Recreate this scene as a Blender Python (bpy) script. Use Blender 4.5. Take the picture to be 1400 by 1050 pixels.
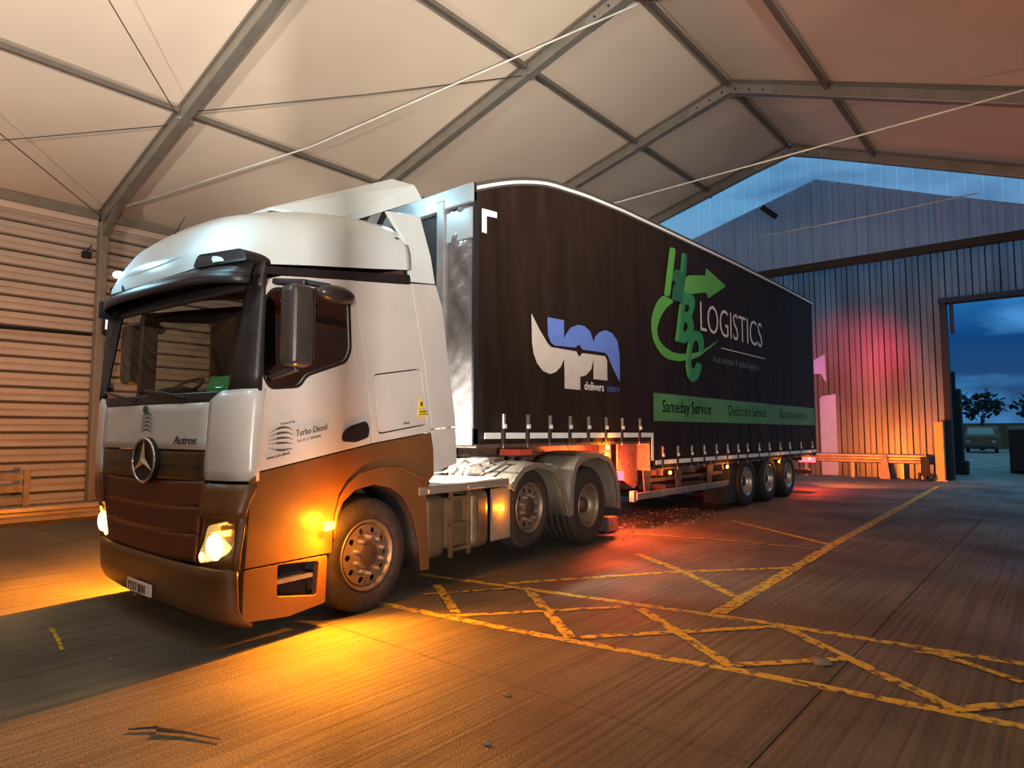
import bpy, bmesh, math, random
from mathutils import Vector, Matrix
from mathutils.geometry import tessellate_polygon
random.seed(7)
for o in list(bpy.data.objects): bpy.data.objects.remove(o)
SC = bpy.context.scene
COL = SC.collection
R = math.radians

# ------------------------------------------------------------------ camera
cam_d = bpy.data.cameras.new('camera'); cam = bpy.data.objects.new('camera', cam_d); COL.objects.link(cam)
cam_d.sensor_width = 36.0; cam_d.lens = 886.0 / 1400.0 * 36.0; cam_d.clip_end = 500
cam.location = (0, 0, 1.5)
cam.rotation_euler = (R(90 + 4.3), 0, R(40.3))
SC.camera = cam
# ------------------------------------------------------------------ view
vs = SC.view_settings
vs.view_transform = 'Standard'; vs.look = 'None'; vs.gamma = 1.0; vs.use_curve_mapping = False
vs.exposure = 0.0
# ------------------------------------------------------------------ sky (dusk, broken cloud)
W = bpy.data.worlds.new('dusk_sky'); SC.world = W; W.use_nodes = True
nt = W.node_tree; nt.nodes.clear()
def N(t, **k):
    n = nt.nodes.new(t)
    for a, b in k.items(): setattr(n, a, b)
    return n
o_ = N('ShaderNodeOutputWorld'); bg = N('ShaderNodeBackground'); tc = N('ShaderNodeTexCoord')
sep = N('ShaderNodeSeparateXYZ'); ramp = N('ShaderNodeValToRGB'); mp = N('ShaderNodeMapping'); noi = N('ShaderNodeTexNoise')
cr = N('ShaderNodeValToRGB'); mx = N('ShaderNodeMix', data_type='RGBA')
nt.links.new(tc.outputs['Generated'], sep.inputs[0]); nt.links.new(sep.outputs['Z'], ramp.inputs[0])
e = ramp.color_ramp.elements
e[0].position = 0.0; e[0].color = (0.030, 0.075, 0.16, 1)
e[1].position = 0.5; e[1].color = (0.26, 0.72, 1.15, 1)
k = e.new(0.12); k.color = (0.005, 0.055, 0.19, 1)
k = e.new(0.20); k.color = (0.02, 0.18, 0.5, 1)
k = e.new(0.30); k.color = (0.26, 0.72, 1.15, 1)
mp.inputs['Scale'].default_value = (3.0, 3.0, 9.0)
nt.links.new(tc.outputs['Generated'], mp.inputs[0]); nt.links.new(mp.outputs[0], noi.inputs['Vector'])
noi.inputs['Scale'].default_value = 2.2; noi.inputs['Detail'].default_value = 6
cr.color_ramp.elements[0].position = 0.50; cr.color_ramp.elements[1].position = 0.72
nt.links.new(noi.outputs[0], cr.inputs[0]); nt.links.new(cr.outputs[0], mx.inputs['Factor'])
nt.links.new(ramp.outputs[0], mx.inputs['A']); mx.inputs['B'].default_value = (0.06, 0.27, 0.62, 1)
nt.links.new(mx.outputs['Result'], bg.inputs[0]); bg.inputs[1].default_value = 1.0
nt.links.new(bg.outputs[0], o_.inputs[0])

# ------------------------------------------------------------------ added out-of-view lamps that brighten the hall (fixtures are built further down)
def area(name, loc, target, size, power, col, size_y=None):
    d = bpy.data.lights.new(name, 'AREA'); d.energy = power; d.color = col; d.size = size
    if size_y: d.shape = 'RECTANGLE'; d.size_y = size_y
    o = bpy.data.objects.new(name, d); COL.objects.link(o); o.location = loc
    o.rotation_euler = (Vector(target) - Vector(loc)).to_track_quat('-Z', 'Y').to_euler()
    return o
FILL_LAMPS = [((2.6, -2.2, 1.5), (-6.5, 6.5, 13), 290, .5), ((-8.0, -4.5, 1.6), (-10.0, 3.0, 8.5), 175, .5), ((3.85, 1.5, 1.9), (-8.8, 9.0, 8.8), 115, .3), ((3.9, -2.62, 1.35), (-6.5, 4.4, 8.4), 560, .10)]
for loc, tgt, p, sz in FILL_LAMPS:
    area('flood_lamp_light', loc, tgt, sz, p, (1.0, 0.88, 0.77)).data.spread = R(105 if loc[0] != 3.85 else 48)
def point(name, loc, power, col, rad=0.03, parent=None):
    d = bpy.data.lights.new(name, 'POINT'); d.energy = power; d.color = col; d.shadow_soft_size = rad
    o = bpy.data.objects.new(name, d); COL.objects.link(o); o.location = loc; o.parent = parent
    return o
def spot(name, loc, tgt, power, col, ang, rad=0.03, parent=None, blend=0.6):
    d = bpy.data.lights.new(name, 'SPOT'); d.energy = power; d.color = col; d.shadow_soft_size = rad
    d.spot_size = R(ang); d.spot_blend = blend
    o = bpy.data.objects.new(name, d); COL.objects.link(o); o.location = loc
    o.rotation_euler = (Vector(tgt) - Vector(loc)).to_track_quat('-Z', 'Y').to_euler(); o.parent = parent
    return o
AMBER = (1.0, 0.27, 0.008); RED = (1.0, 0.05, 0.02); COLD = (0.42, 0.80, 1.0)

# ================================================================== materials
def mat(name, rgb, rough=0.5, metal=0.0, var=0.12, vscale=6.0, bump=0.0, bscale=40.0, coat=0.0, emis=None, estr=0.0, wave=None, stretch=None, spec=0.5):
    m = bpy.data.materials.new(name); m.use_nodes = True; t = m.node_tree; b = t.nodes['Principled BSDF']
    b.inputs['Roughness'].default_value = rough; b.inputs['Metallic'].default_value = metal
    b.inputs['Coat Weight'].default_value = coat; b.inputs['Coat Roughness'].default_value = 0.08
    b.inputs['Specular IOR Level'].default_value = spec
    c = t.nodes.new('ShaderNodeTexCoord'); vec = c.outputs['Object']
    if stretch:
        mpn = t.nodes.new('ShaderNodeMapping'); mpn.inputs['Scale'].default_value = stretch
        t.links.new(vec, mpn.inputs[0]); vec = mpn.outputs[0]
    n = t.nodes.new('ShaderNodeTexNoise'); n.inputs['Scale'].default_value = vscale; n.inputs['Detail'].default_value = 5
    t.links.new(vec, n.inputs['Vector'])
    r = t.nodes.new('ShaderNodeValToRGB'); r.color_ramp.elements[0].position = 0.3; r.color_ramp.elements[1].position = 0.7
    r.color_ramp.elements[0].color = tuple(x * (1 - var) for x in rgb) + (1,)
    r.color_ramp.elements[1].color = tuple(min(1, x * (1 + var)) for x in rgb) + (1,)
    t.links.new(n.outputs[0], r.inputs[0]); t.links.new(r.outputs[0], b.inputs['Base Color'])
    h = None
    if bump:
        n2 = t.nodes.new('ShaderNodeTexNoise'); n2.inputs['Scale'].default_value = bscale; n2.inputs['Detail'].default_value = 4
        t.links.new(vec, n2.inputs['Vector']); h = n2.outputs[0]
        bp = t.nodes.new('ShaderNodeBump'); bp.inputs['Strength'].default_value = bump; bp.inputs['Distance'].default_value = 0.02
        t.links.new(h, bp.inputs['Height']); t.links.new(bp.outputs[0], b.inputs['Normal'])
    if wave:
        ax, sc, st = wave
        w = t.nodes.new('ShaderNodeTexWave'); w.bands_direction = ax; w.inputs['Scale'].default_value = sc; w.inputs['Distortion'].default_value = 0.3
        t.links.new(c.outputs['Object'], w.inputs['Vector'])
        bp2 = t.nodes.new('ShaderNodeBump'); bp2.inputs['Strength'].default_value = st; bp2.inputs['Distance'].default_value = 0.01
        t.links.new(w.outputs[0], bp2.inputs['Height'])
        if bump: t.links.new(bp.outputs[0], bp2.inputs['Normal'])
        t.links.new(bp2.outputs[0], b.inputs['Normal'])
    if emis:
        b.inputs['Emission Color'].default_value = tuple(emis) + (1,); b.inputs['Emission Strength'].default_value = estr
    return m
def glass(name, tint, see=0.8, rough=0.02, base=0.04):
    m = bpy.data.materials.new(name); m.use_nodes = True; t = m.node_tree; t.nodes.clear()
    o = t.nodes.new('ShaderNodeOutputMaterial'); a = t.nodes.new('ShaderNodeBsdfTransparent'); g = t.nodes.new('ShaderNodeBsdfGlossy')
    f = t.nodes.new('ShaderNodeLayerWeight'); f.inputs['Blend'].default_value = 0.25; pw = t.nodes.new('ShaderNodeMath'); pw.operation = 'POWER'; pw.inputs[1].default_value = 3.0; ma = t.nodes.new('ShaderNodeMath'); ma.operation = 'MULTIPLY_ADD'; ma.inputs[1].default_value = 0.5; ma.inputs[2].default_value = base; mxs = t.nodes.new('ShaderNodeMixShader'); n = t.nodes.new('ShaderNodeTexNoise')
    n.inputs['Scale'].default_value = 3
    mm = t.nodes.new('ShaderNodeMix'); mm.data_type = 'RGBA'
    mm.inputs['A'].default_value = tuple(x * see for x in tint) + (1,); mm.inputs['B'].default_value = tuple(min(1, x * see * 1.05) for x in tint) + (1,)
    t.links.new(n.outputs[0], mm.inputs['Factor']); t.links.new(mm.outputs['Result'], a.inputs[0])
    g.inputs['Roughness'].default_value = rough
    t.links.new(f.outputs['Facing'], pw.inputs[0]); t.links.new(pw.outputs[0], ma.inputs[0]); t.links.new(ma.outputs[0], mxs.inputs[0]); t.links.new(a.outputs[0], mxs.inputs[1]); t.links.new(g.outputs[0], mxs.inputs[2])
    t.links.new(mxs.outputs[0], o.inputs[0]); return m
M = {}
M['white'] = mat('white_paint', (0.48, 0.485, 0.48), 0.32, var=0.05, vscale=3, coat=0.4)
M['roofwhite'] = mat('roof_white_paint', (0.49, 0.57, 0.58), 0.3, var=0.05, vscale=2, coat=0.3)  # cyan cast of the cold marker lamps put into the white
M['lower'] = mat('bronze_brown_lower_paint', (0.12, 0.055, 0.018), 0.42, var=0.15, vscale=3, bump=0.05, bscale=12)  # orange lens flare over the lower cab put into the paint colour
M['grille'] = mat('dark_red_grille_plastic', (0.085, 0.018, 0.008), 0.45, var=0.2, vscale=5)  # red flare over the grille put into its base colour
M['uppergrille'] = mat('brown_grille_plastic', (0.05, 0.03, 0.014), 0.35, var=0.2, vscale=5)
M['black'] = mat('black_plastic', (0.012, 0.010, 0.012), 0.45, var=0.3, vscale=12)
M['mirror_black'] = mat('mirror_housing_plastic', (0.03, 0.026, 0.026), 0.3, var=0.2)
M['interior'] = mat('cab_interior_trim', (0.05, 0.025, 0.02), 0.7, var=0.2)
M['curtainblue'] = mat('cab_curtain_fabric', (0.12, 0.18, 0.22), 0.8)
M['chrome'] = mat('chrome_metal', (0.75, 0.75, 0.76), 0.12, 1.0, var=0.03)
M['rubber'] = mat('tyre_rubber', (0.022, 0.018, 0.015), 0.75, var=0.3, vscale=14, bump=0.3, bscale=60)
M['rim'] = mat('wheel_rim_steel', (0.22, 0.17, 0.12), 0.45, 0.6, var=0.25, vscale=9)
M['hub'] = mat('hub_dark_steel', (0.07, 0.045, 0.03), 0.6, 0.4, var=0.3)
M['fender'] = mat('mudguard_plastic', (0.17, 0.15, 0.12), 0.5, var=0.12, vscale=4)
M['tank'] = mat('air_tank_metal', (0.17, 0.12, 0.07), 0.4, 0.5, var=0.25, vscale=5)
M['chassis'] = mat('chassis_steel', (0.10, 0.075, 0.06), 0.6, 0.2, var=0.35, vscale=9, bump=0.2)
M['deck'] = mat('ribbed_deck_aluminium', (0.62, 0.58, 0.52), 0.4, 0.4, var=0.1, wave=('Y', 18.0, 1.0))
M['trailer_paint'] = mat('trailer_frame_paint', (0.20, 0.20, 0.21), 0.5, 0.3, var=0.2)
M['curtain'] = mat('curtain_black_pvc', (0.022, 0.013, 0.009), 0.6, spec=0.18, var=0.3, vscale=1.2, bump=0.35, bscale=2.2, stretch=(1, 3, 0.5))
M['tarp'] = mat('crinkled_grey_tarp', (0.20, 0.19, 0.19), 0.25, 0.5, var=0.2, vscale=4, bump=1.0, bscale=5, stretch=(2, 1, 2))
M['reflect'] = mat('reflective_tape', (0.78, 0.88, 0.88), 0.35, var=0.15, vscale=60)
M['rail_blue'] = mat('front_rail_paint', (0.26, 0.31, 0.33), 0.4, var=0.08)
M['web'] = mat('strap_webbing', (0.06, 0.055, 0.05), 0.8)
M['steel'] = mat('galvanised_steel', (0.42, 0.41, 0.39), 0.38, 0.7, var=0.15, vscale=20)
M['p_grey'] = mat('print_grey_white', (0.62, 0.60, 0.55), 0.5, var=0.05)
M['p_blue'] = mat('print_blue', (0.13, 0.24, 0.72), 0.5, var=0.08)
M['p_blue2'] = mat('print_dark_blue', (0.06, 0.10, 0.36), 0.5, var=0.08)
M['p_green'] = mat('print_light_green', (0.12, 0.44, 0.07), 0.5, var=0.12, vscale=1.5)
M['p_green2'] = mat('print_mid_green', (0.04, 0.30, 0.10), 0.5, var=0.12, vscale=1.5)
M['p_green3'] = mat('print_dark_green', (0.02, 0.17, 0.07), 0.5, var=0.1)
M['p_band'] = mat('print_band_green', (0.09, 0.28, 0.09), 0.5, var=0.2, vscale=1.0)
M['p_ink'] = mat('print_dark_ink', (0.01, 0.03, 0.01), 0.5)
M['p_dim'] = mat('print_dim_grey', (0.10, 0.14, 0.15), 0.5)
M['p_white'] = mat('print_white', (0.75, 0.75, 0.75), 0.5, var=0.04)
M['p_black'] = mat('print_black', (0.06, 0.055, 0.05), 0.5)
M['yellow'] = mat('sticker_yellow', (0.75, 0.55, 0.03), 0.5)
M['plate'] = mat('plate_white', (0.8, 0.78, 0.72), 0.4, var=0.04)
M['plate_y'] = mat('plate_ink', (0.10, 0.02, 0.02), 0.5)
M['l_amber'] = mat('amber_lamp_lens', (1, 0.5, 0.05), 0.3, emis=(1.0, 0.42, 0.03), estr=14)
M['l_head'] = mat('headlamp_glow', (1, 0.9, 0.6), 0.3, emis=(1.0, 0.80, 0.42), estr=2.2)
M['l_halo'] = mat('headlamp_reflector', (0.8, 0.7, 0.4), 0.15, 0.6, emis=(1.0, 0.62, 0.18), estr=0.55)
M['l_cold'] = mat('cold_marker_lens', (1, 1, 1), 0.3, emis=(0.75, 0.93, 1.0), estr=25)
M['l_red'] = mat('red_lamp_lens', (1, 0.05, 0.03), 0.3, emis=(1.0, 0.03, 0.05), estr=10)
M['l_small'] = mat('small_amber_lens', (1, 0.6, 0.1), 0.3, emis=(1.0, 0.5, 0.08), estr=8)
M['l_flood'] = mat('flood_lamp_lens', (0.9, 0.9, 0.85), 0.3, emis=(1.0, 0.85, 0.7), estr=1.2)
M['glass'] = glass('windscreen_glass', (0.85, 0.88, 0.86), 0.95)
M['glass_side'] = glass('side_window_glass', (0.45, 0.42, 0.42), 0.7, base=0.22)
M['glass_lamp'] = glass('lamp_cover_glass', (0.95, 0.92, 0.88), 1.0)
M['beam'] = mat('portal_beam_aluminium', (0.30, 0.29, 0.25), 0.45, 0.45, var=0.12, vscale=3)
M['purlin'] = mat('purlin_steel', (0.20, 0.18, 0.155), 0.5, 0.4, var=0.12)
M['pvc'] = mat('roof_pvc_fabric', (0.80, 0.69, 0.56), 0.5, var=0.05, vscale=0.5, bump=0.10, bscale=1.1, stretch=(1, 1, 1))
M['clad'] = mat('left_wall_plank', (0.55, 0.50, 0.44), 0.5, 0.1, var=0.1, vscale=1.5, bump=0.1, bscale=6)
M['groove'] = mat('wall_groove_dark', (0.10, 0.085, 0.07), 0.7)
M['backclad'] = mat('back_wall_sheet', (0.13, 0.15, 0.17), 0.38, 0.3, var=0.3, vscale=1.5, stretch=(1, 1, 0.3))
M['pale'] = mat('pale_wall_sheet', (0.34, 0.42, 0.75), 0.5, var=0.05)
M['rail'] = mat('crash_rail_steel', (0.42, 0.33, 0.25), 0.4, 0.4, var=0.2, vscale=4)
M['wood'] = mat('pallet_timber', (0.42, 0.30, 0.17), 0.7, var=0.25, vscale=10)
M['post'] = mat('bollard_paint', (0.75, 0.50, 0.12), 0.5, var=0.1)
M['dark'] = mat('dark_frame_paint', (0.010, 0.010, 0.012), 0.7)
M['foliage'] = mat('tree_foliage', (0.008, 0.014, 0.01), 0.9)
M['bark'] = mat('tree_bark', (0.03, 0.025, 0.02), 0.9)
M['twig'] = mat('twig_bark', (0.05, 0.03, 0.02), 0.9)
M['stone'] = mat('stone_chip', (0.12, 0.10, 0.08), 0.9)
M['rubble'] = mat('grey_rubble', (0.17, 0.15, 0.13), 0.9, var=0.4, vscale=8)
M['cable'] = mat('steel_cable', (0.12, 0.11, 0.10), 0.5, 0.5)
M['ropew'] = mat('white_rope', (0.85, 0.88, 0.82), 0.6)
M['hose_r'] = mat('red_air_hose', (0.5, 0.06, 0.04), 0.5)
M['hose_b'] = mat('dark_air_hose', (0.06, 0.06, 0.07), 0.5)

def gable_mat():
    m = bpy.data.materials.new('translucent_gable_sheet'); m.use_nodes = True; t = m.node_tree; t.nodes.clear()
    o = t.nodes.new('ShaderNodeOutputMaterial'); a = t.nodes.new('ShaderNodeBsdfTransparent'); p = t.nodes.new('ShaderNodeBsdfPrincipled')
    tl = t.nodes.new('ShaderNodeBsdfTranslucent'); mxs = t.nodes.new('ShaderNodeMixShader'); m2 = t.nodes.new('ShaderNodeMixShader')
    n = t.nodes.new('ShaderNodeTexNoise'); n.inputs['Scale'].default_value = 0.9; n.inputs['Detail'].default_value = 4
    rr = t.nodes.new('ShaderNodeValToRGB'); rr.color_ramp.elements[0].color = (0.24, 0.26, 0.33, 1); rr.color_ramp.elements[1].color = (0.42, 0.43, 0.50, 1)
    t.links.new(n.outputs[0], rr.inputs[0]); t.links.new(rr.outputs[0], p.inputs['Base Color'])
    p.inputs['Roughness'].default_value = 0.3; a.inputs[0].default_value = (0.80, 0.92, 1.0, 1); tl.inputs[0].default_value = (0.5, 0.6, 0.7, 1)
    m2.inputs[0].default_value = 0.3
    t.links.new(p.outputs[0], m2.inputs[1]); t.links.new(tl.outputs[0], m2.inputs[2])
    mxs.inputs[0].default_value = 0.42
    t.links.new(a.outputs[0], mxs.inputs[2]); t.links.new(m2.outputs[0], mxs.inputs[1]); t.links.new(mxs.outputs[0], o.inputs[0])
    return m
M['gable'] = gable_mat()

def concrete():
    m = bpy.data.materials.new('brushed_concrete'); m.use_nodes = True; t = m.node_tree; b = t.nodes['Principled BSDF']
    L = t.links.new
    g = t.nodes.new('ShaderNodeNewGeometry')
    def tex(scale, sc=(1, 1, 1), det=5):
        mp_ = t.nodes.new('ShaderNodeMapping'); mp_.inputs['Scale'].default_value = sc; L(g.outputs['Position'], mp_.inputs[0])
        n = t.nodes.new('ShaderNodeTexNoise'); n.inputs['Scale'].default_value = scale; n.inputs['Detail'].default_value = det; L(mp_.outputs[0], n.inputs['Vector'])
        return n.outputs[0]
    big = tex(0.55); r = t.nodes.new('ShaderNodeValToRGB'); L(big, r.inputs[0])
    r.color_ramp.elements[0].position = 0.35; r.color_ramp.elements[0].color = (0.066, 0.060, 0.042, 1)
    r.color_ramp.elements[1].position = 0.68; r.color_ramp.elements[1].color = (0.165, 0.150, 0.105, 1)
    fine = tex(90.0, (1, 1, 1), 3); r2 = t.nodes.new('ShaderNodeValToRGB'); L(fine, r2.inputs[0])
    r2.color_ramp.elements[0].position = 0.35; r2.color_ramp.elements[0].color = (0.65, 0.65, 0.65, 1)
    r2.color_ramp.elements[1].position = 0.70; r2.color_ramp.elements[1].color = (1.35, 1.3, 1.25, 1)
    mm = t.nodes.new('ShaderNodeMix'); mm.data_type = 'RGBA'; mm.blend_type = 'MULTIPLY'; mm.inputs['Factor'].default_value = 1
    L(r.outputs[0], mm.inputs['A']); L(r2.outputs[0], mm.inputs['B'])
    # narrow grooves brushed along the length of the hall
    gro = tex(30.0, (1, 0.012, 1), 4); r3 = t.nodes.new('ShaderNodeValToRGB'); L(gro, r3.inputs[0])
    r3.color_ramp.elements[0].position = 0.40; r3.color_ramp.elements[1].position = 0.56
    r3.color_ramp.elements[0].color = (0.55, 0.55, 0.55, 1)
    m3 = t.nodes.new('ShaderNodeMix'); m3.data_type = 'RGBA'; m3.blend_type = 'MULTIPLY'; m3.inputs['Factor'].default_value = 0.85
    L(mm.outputs['Result'], m3.inputs['A']); L(r3.outputs[0], m3.inputs['B']); L(m3.outputs['Result'], b.inputs['Base Color'])
    wet = tex(0.9); r4 = t.nodes.new('ShaderNodeMapRange'); r4.inputs[1].default_value = 0.35; r4.inputs[2].default_value = 0.7
    r4.inputs[3].default_value = 0.55; r4.inputs[4].default_value = 0.85; L(wet, r4.inputs[0]); L(r4.outputs[0], b.inputs['Roughness'])
    bp = t.nodes.new('ShaderNodeBump'); bp.inputs['Strength'].default_value = 0.7; bp.inputs['Distance'].default_value = 0.012
    ad = t.nodes.new('ShaderNodeMath'); ad.operation = 'MULTIPLY_ADD'; L(gro, ad.inputs[0]); ad.inputs[1].default_value = 1.6; L(fine, ad.inputs[2])
    L(ad.outputs[0], bp.inputs['Height']); L(bp.outputs[0], b.inputs['Normal'])
    return m
M['floor'] = concrete()
def paintline():
    m = M['floor'].copy(); m.name = 'worn_yellow_paint'; t = m.node_tree; b = t.nodes['Principled BSDF']; L = t.links.new
    src = b.inputs['Base Color'].links[0].from_socket
    g = t.nodes.new('ShaderNodeNewGeometry'); n = t.nodes.new('ShaderNodeTexNoise'); n.inputs['Scale'].default_value = 14; n.inputs['Detail'].default_value = 6
    L(g.outputs['Position'], n.inputs['Vector']); r = t.nodes.new('ShaderNodeValToRGB'); L(n.outputs[0], r.inputs[0])
    r.color_ramp.elements[0].position = 0.40; r.color_ramp.elements[1].position = 0.50
    mm = t.nodes.new('ShaderNodeMix'); mm.data_type = 'RGBA'; L(r.outputs[0], mm.inputs['Factor']); L(src, mm.inputs['A'])
    mm.inputs['B'].default_value = (0.52, 0.37, 0.03, 1); L(mm.outputs['Result'], b.inputs['Base Color']); return m
M['line'] = paintline()

# ================================================================== mesh helpers
def link(name, me, m, parent=None, smooth=False):
    o = bpy.data.objects.new(name, me); COL.objects.link(o)
    if m is not None and not me.materials: me.materials.append(m)
    if smooth:
        for p in me.polygons: p.use_smooth = True
    if parent: o.parent = parent
    return o
def obj(name, bm, m, parent=None, smooth=False, bevel=0.0, normals=True, seg=2):
    if normals: bmesh.ops.recalc_face_normals(bm, faces=bm.faces)
    me = bpy.data.meshes.new(name); bm.to_mesh(me); bm.free()
    o = link(name, me, m, parent, smooth)
    if bevel:
        b = o.modifiers.new('bevel', 'BEVEL'); b.width = bevel; b.segments = seg; b.limit_method = 'ANGLE'; b.angle_limit = R(35)
    return o
def empty(name, loc=(0, 0, 0), rz=0.0, label=None, cat=None, group=None):
    o = bpy.data.objects.new(name, None); COL.objects.link(o); o.location = loc; o.rotation_euler = (0, 0, rz); o.empty_display_size = 0.2
    if label: tag(o, label, cat, group)
    return o
def tag(o, label, cat, group=None):
    o['label'] = label; o['category'] = cat
    if group: o['group'] = group
    return o
def struct(o, label=None):
    o['kind'] = 'structure'
    if label: o['label'] = label
    return o
def box(bm, x0, x1, y0, y1, z0, z1):
    v = [bm.verts.new(p) for p in [(x0, y0, z0), (x1, y0, z0), (x1, y1, z0), (x0, y1, z0), (x0, y0, z1), (x1, y0, z1), (x1, y1, z1), (x0, y1, z1)]]
    for f in [(0, 3, 2, 1), (4, 5, 6, 7), (0, 1, 5, 4), (1, 2, 6, 5), (2, 3, 7, 6), (3, 0, 4, 7)]: bm.faces.new([v[i] for i in f])
    return v
def bx(name, x0, x1, y0, y1, z0, z1, m, parent=None, bevel=0.0, seg=2):
    bm = bmesh.new(); box(bm, x0, x1, y0, y1, z0, z1); return obj(name, bm, m, parent, bevel=bevel, smooth=False, seg=seg)
def tube(bm, pts, r, n=8, cap=True):
    pts = [Vector(p) for p in pts]; rings = []; up = Vector((0, 0, 1)); prev = None
    for i, p in enumerate(pts):
        d = (pts[min(i + 1, len(pts) - 1)] - pts[max(i - 1, 0)]).normalized()
        a = prev - d * prev.dot(d) if prev else d.cross(up if abs(d.z) < 0.95 else Vector((1, 0, 0)))
        if a.length < 1e-6: a = d.cross(Vector((1, 0, 0)))
        a.normalize(); prev = a; b = d.cross(a); rr = r[i] if isinstance(r, (list, tuple)) else r
        rings.append([bm.verts.new(p + a * math.cos(t) * rr + b * math.sin(t) * rr) for t in [2 * math.pi * k / n for k in range(n)]])
    for i in range(len(rings) - 1):
        for k in range(n): bm.faces.new([rings[i][k], rings[i][(k + 1) % n], rings[i + 1][(k + 1) % n], rings[i + 1][k]])
    if cap: bm.faces.new(rings[0][::-1]); bm.faces.new(rings[-1])
def tb(name, pts, r, m, parent=None, n=8):
    bm = bmesh.new(); tube(bm, pts, r, n); return obj(name, bm, m, parent, smooth=True)
def bar(bm, a, b, w, h, up=(0, 0, 1)):      # rectangular bar from a to b; w across, h along 'up'
    a, b, up = Vector(a), Vector(b), Vector(up); d = (b - a).normalized(); s = d.cross(up).normalized(); u = s.cross(d).normalized()
    vs_ = []
    for p in (a, b):
        for i, j in ((-1, -1), (1, -1), (1, 1), (-1, 1)): vs_.append(bm.verts.new(p + s * i * w / 2 + u * j * h / 2))
    for f in [(0, 1, 2, 3), (7, 6, 5, 4), (0, 4, 5, 1), (1, 5, 6, 2), (2, 6, 7, 3), (3, 7, 4, 0)]: bm.faces.new([vs_[i] for i in f])
def br(name, a, b, w, h, m, parent=None, up=(0, 0, 1), bevel=0.0):
    bm = bmesh.new(); bar(bm, a, b, w, h, up); return obj(name, bm, m, parent, bevel=bevel)
def lathe_x(bm, prof, c, n=40, close=False):   # prof: (x, r) rings about the X axis through c
    rings = []
    for x, r in prof:
        rings.append([bm.verts.new((c[0] + x, c[1] + r * math.cos(2 * math.pi * k / n), c[2] + r * math.sin(2 * math.pi * k / n))) for k in range(n)])
    for i in range(len(rings) - 1):
        for k in range(n): bm.faces.new([rings[i][k], rings[i][(k + 1) % n], rings[i + 1][(k + 1) % n], rings[i + 1][k]])
    if close: bm.faces.new(rings[0][::-1]); bm.faces.new(rings[-1])
def plate(name, outer, holes, mp_, t, m, parent=None, bevel=0.0):
    """flat plate with holes: 2D outlines mapped by mp_(a, b, depth)"""
    def area2(p): return sum(p[i][0] * p[(i + 1) % len(p)][1] - p[(i + 1) % len(p)][0] * p[i][1] for i in range(len(p)))
    loops = [outer] + list(holes)
    flat = [p for l in loops for p in l]
    tris = tessellate_polygon([[Vector((p[0], p[1], 0)) for p in l] for l in loops])
    bm = bmesh.new()
    f = [bm.verts.new(mp_(a, b, 0)) for a, b in flat]; k = [bm.verts.new(mp_(a, b, t)) for a, b in flat]
    for tr in tris:
        try: bm.faces.new([f[i] for i in tr]); bm.faces.new([k[i] for i in tr][::-1])
        except ValueError: pass
    s = 0
    for l in loops:
        n = len(l)
        for i in range(n): bm.faces.new([f[s + i], f[s + (i + 1) % n], k[s + (i + 1) % n], k[s + i]])
        s += n
    bmesh.ops.recalc_face_normals(bm, faces=bm.faces)
    bmesh.ops.dissolve_limit(bm, angle_limit=0.01, verts=bm.verts, edges=bm.edges)
    return obj(name, bm, m, parent, bevel=bevel)
def rnd(poly, r, n=4):       # round the corners of a 2D polygon
    out = []; N_ = len(poly)
    for i in range(N_):
        p = Vector(poly[i]); a = Vector(poly[i - 1]) - p; b = Vector(poly[(i + 1) % N_]) - p
        rr = min(r, a.length * 0.45, b.length * 0.45); A = p + a.normalized() * rr; B = p + b.normalized() * rr
        for k in range(n + 1):
            t_ = k / n; out.append(tuple((A * (1 - t_) ** 2 + p * 2 * t_ * (1 - t_) + B * t_ * t_)))
    return out
def circ(cx, cy, r, n=20): return [(cx + r * math.cos(2 * math.pi * k / n), cy + r * math.sin(2 * math.pi * k / n)) for k in range(n)]
def grid(name, P, nu, nv, m, parent=None, thick=0.0, smooth=True):
    bm = bmesh.new(); g = [[bm.verts.new(P(i / nu, j / nv)) for j in range(nv + 1)] for i in range(nu + 1)]
    for i in range(nu):
        for j in range(nv): bm.faces.new([g[i][j], g[i + 1][j], g[i + 1][j + 1], g[i][j + 1]])
    o = obj(name, bm, m, parent, smooth=smooth, normals=True)
    if thick:
        s = o.modifiers.new('solid', 'SOLIDIFY'); s.thickness = thick; s.offset = 0
    return o
def interp(tab, x):
    if x <= tab[0][0]: return tab[0][1]
    for (a, b), (c, d) in zip(tab, tab[1:]):
        if x <= c: return b + (d - b) * (x - a) / (c - a)
    return tab[-1][1]
def text(name, body, size, origin, right, up, m, parent=None, xs=1.0, bold=0.0, ext=0.002, shear=0.0):
    cu = bpy.data.curves.new(name, 'FONT'); cu.body = body; cu.size = size; cu.extrude = ext; cu.offset = bold; cu.shear = shear; cu.resolution_u = 3
    t = bpy.data.objects.new(name, cu); COL.objects.link(t)
    dg = bpy.context.evaluated_depsgraph_get(); me = bpy.data.meshes.new_from_object(t.evaluated_get(dg))
    bpy.data.objects.remove(t); bpy.data.curves.remove(cu)
    r, u = Vector(right).normalized(), Vector(up).normalized(); n = r.cross(u).normalized()
    me.materials.clear()
    me.transform(Matrix(((r.x * xs, u.x, n.x, origin[0]), (r.y * xs, u.y, n.y, origin[1]), (r.z * xs, u.z, n.z, origin[2]), (0, 0, 0, 1))))
    return link(name, me, m, parent)

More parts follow.
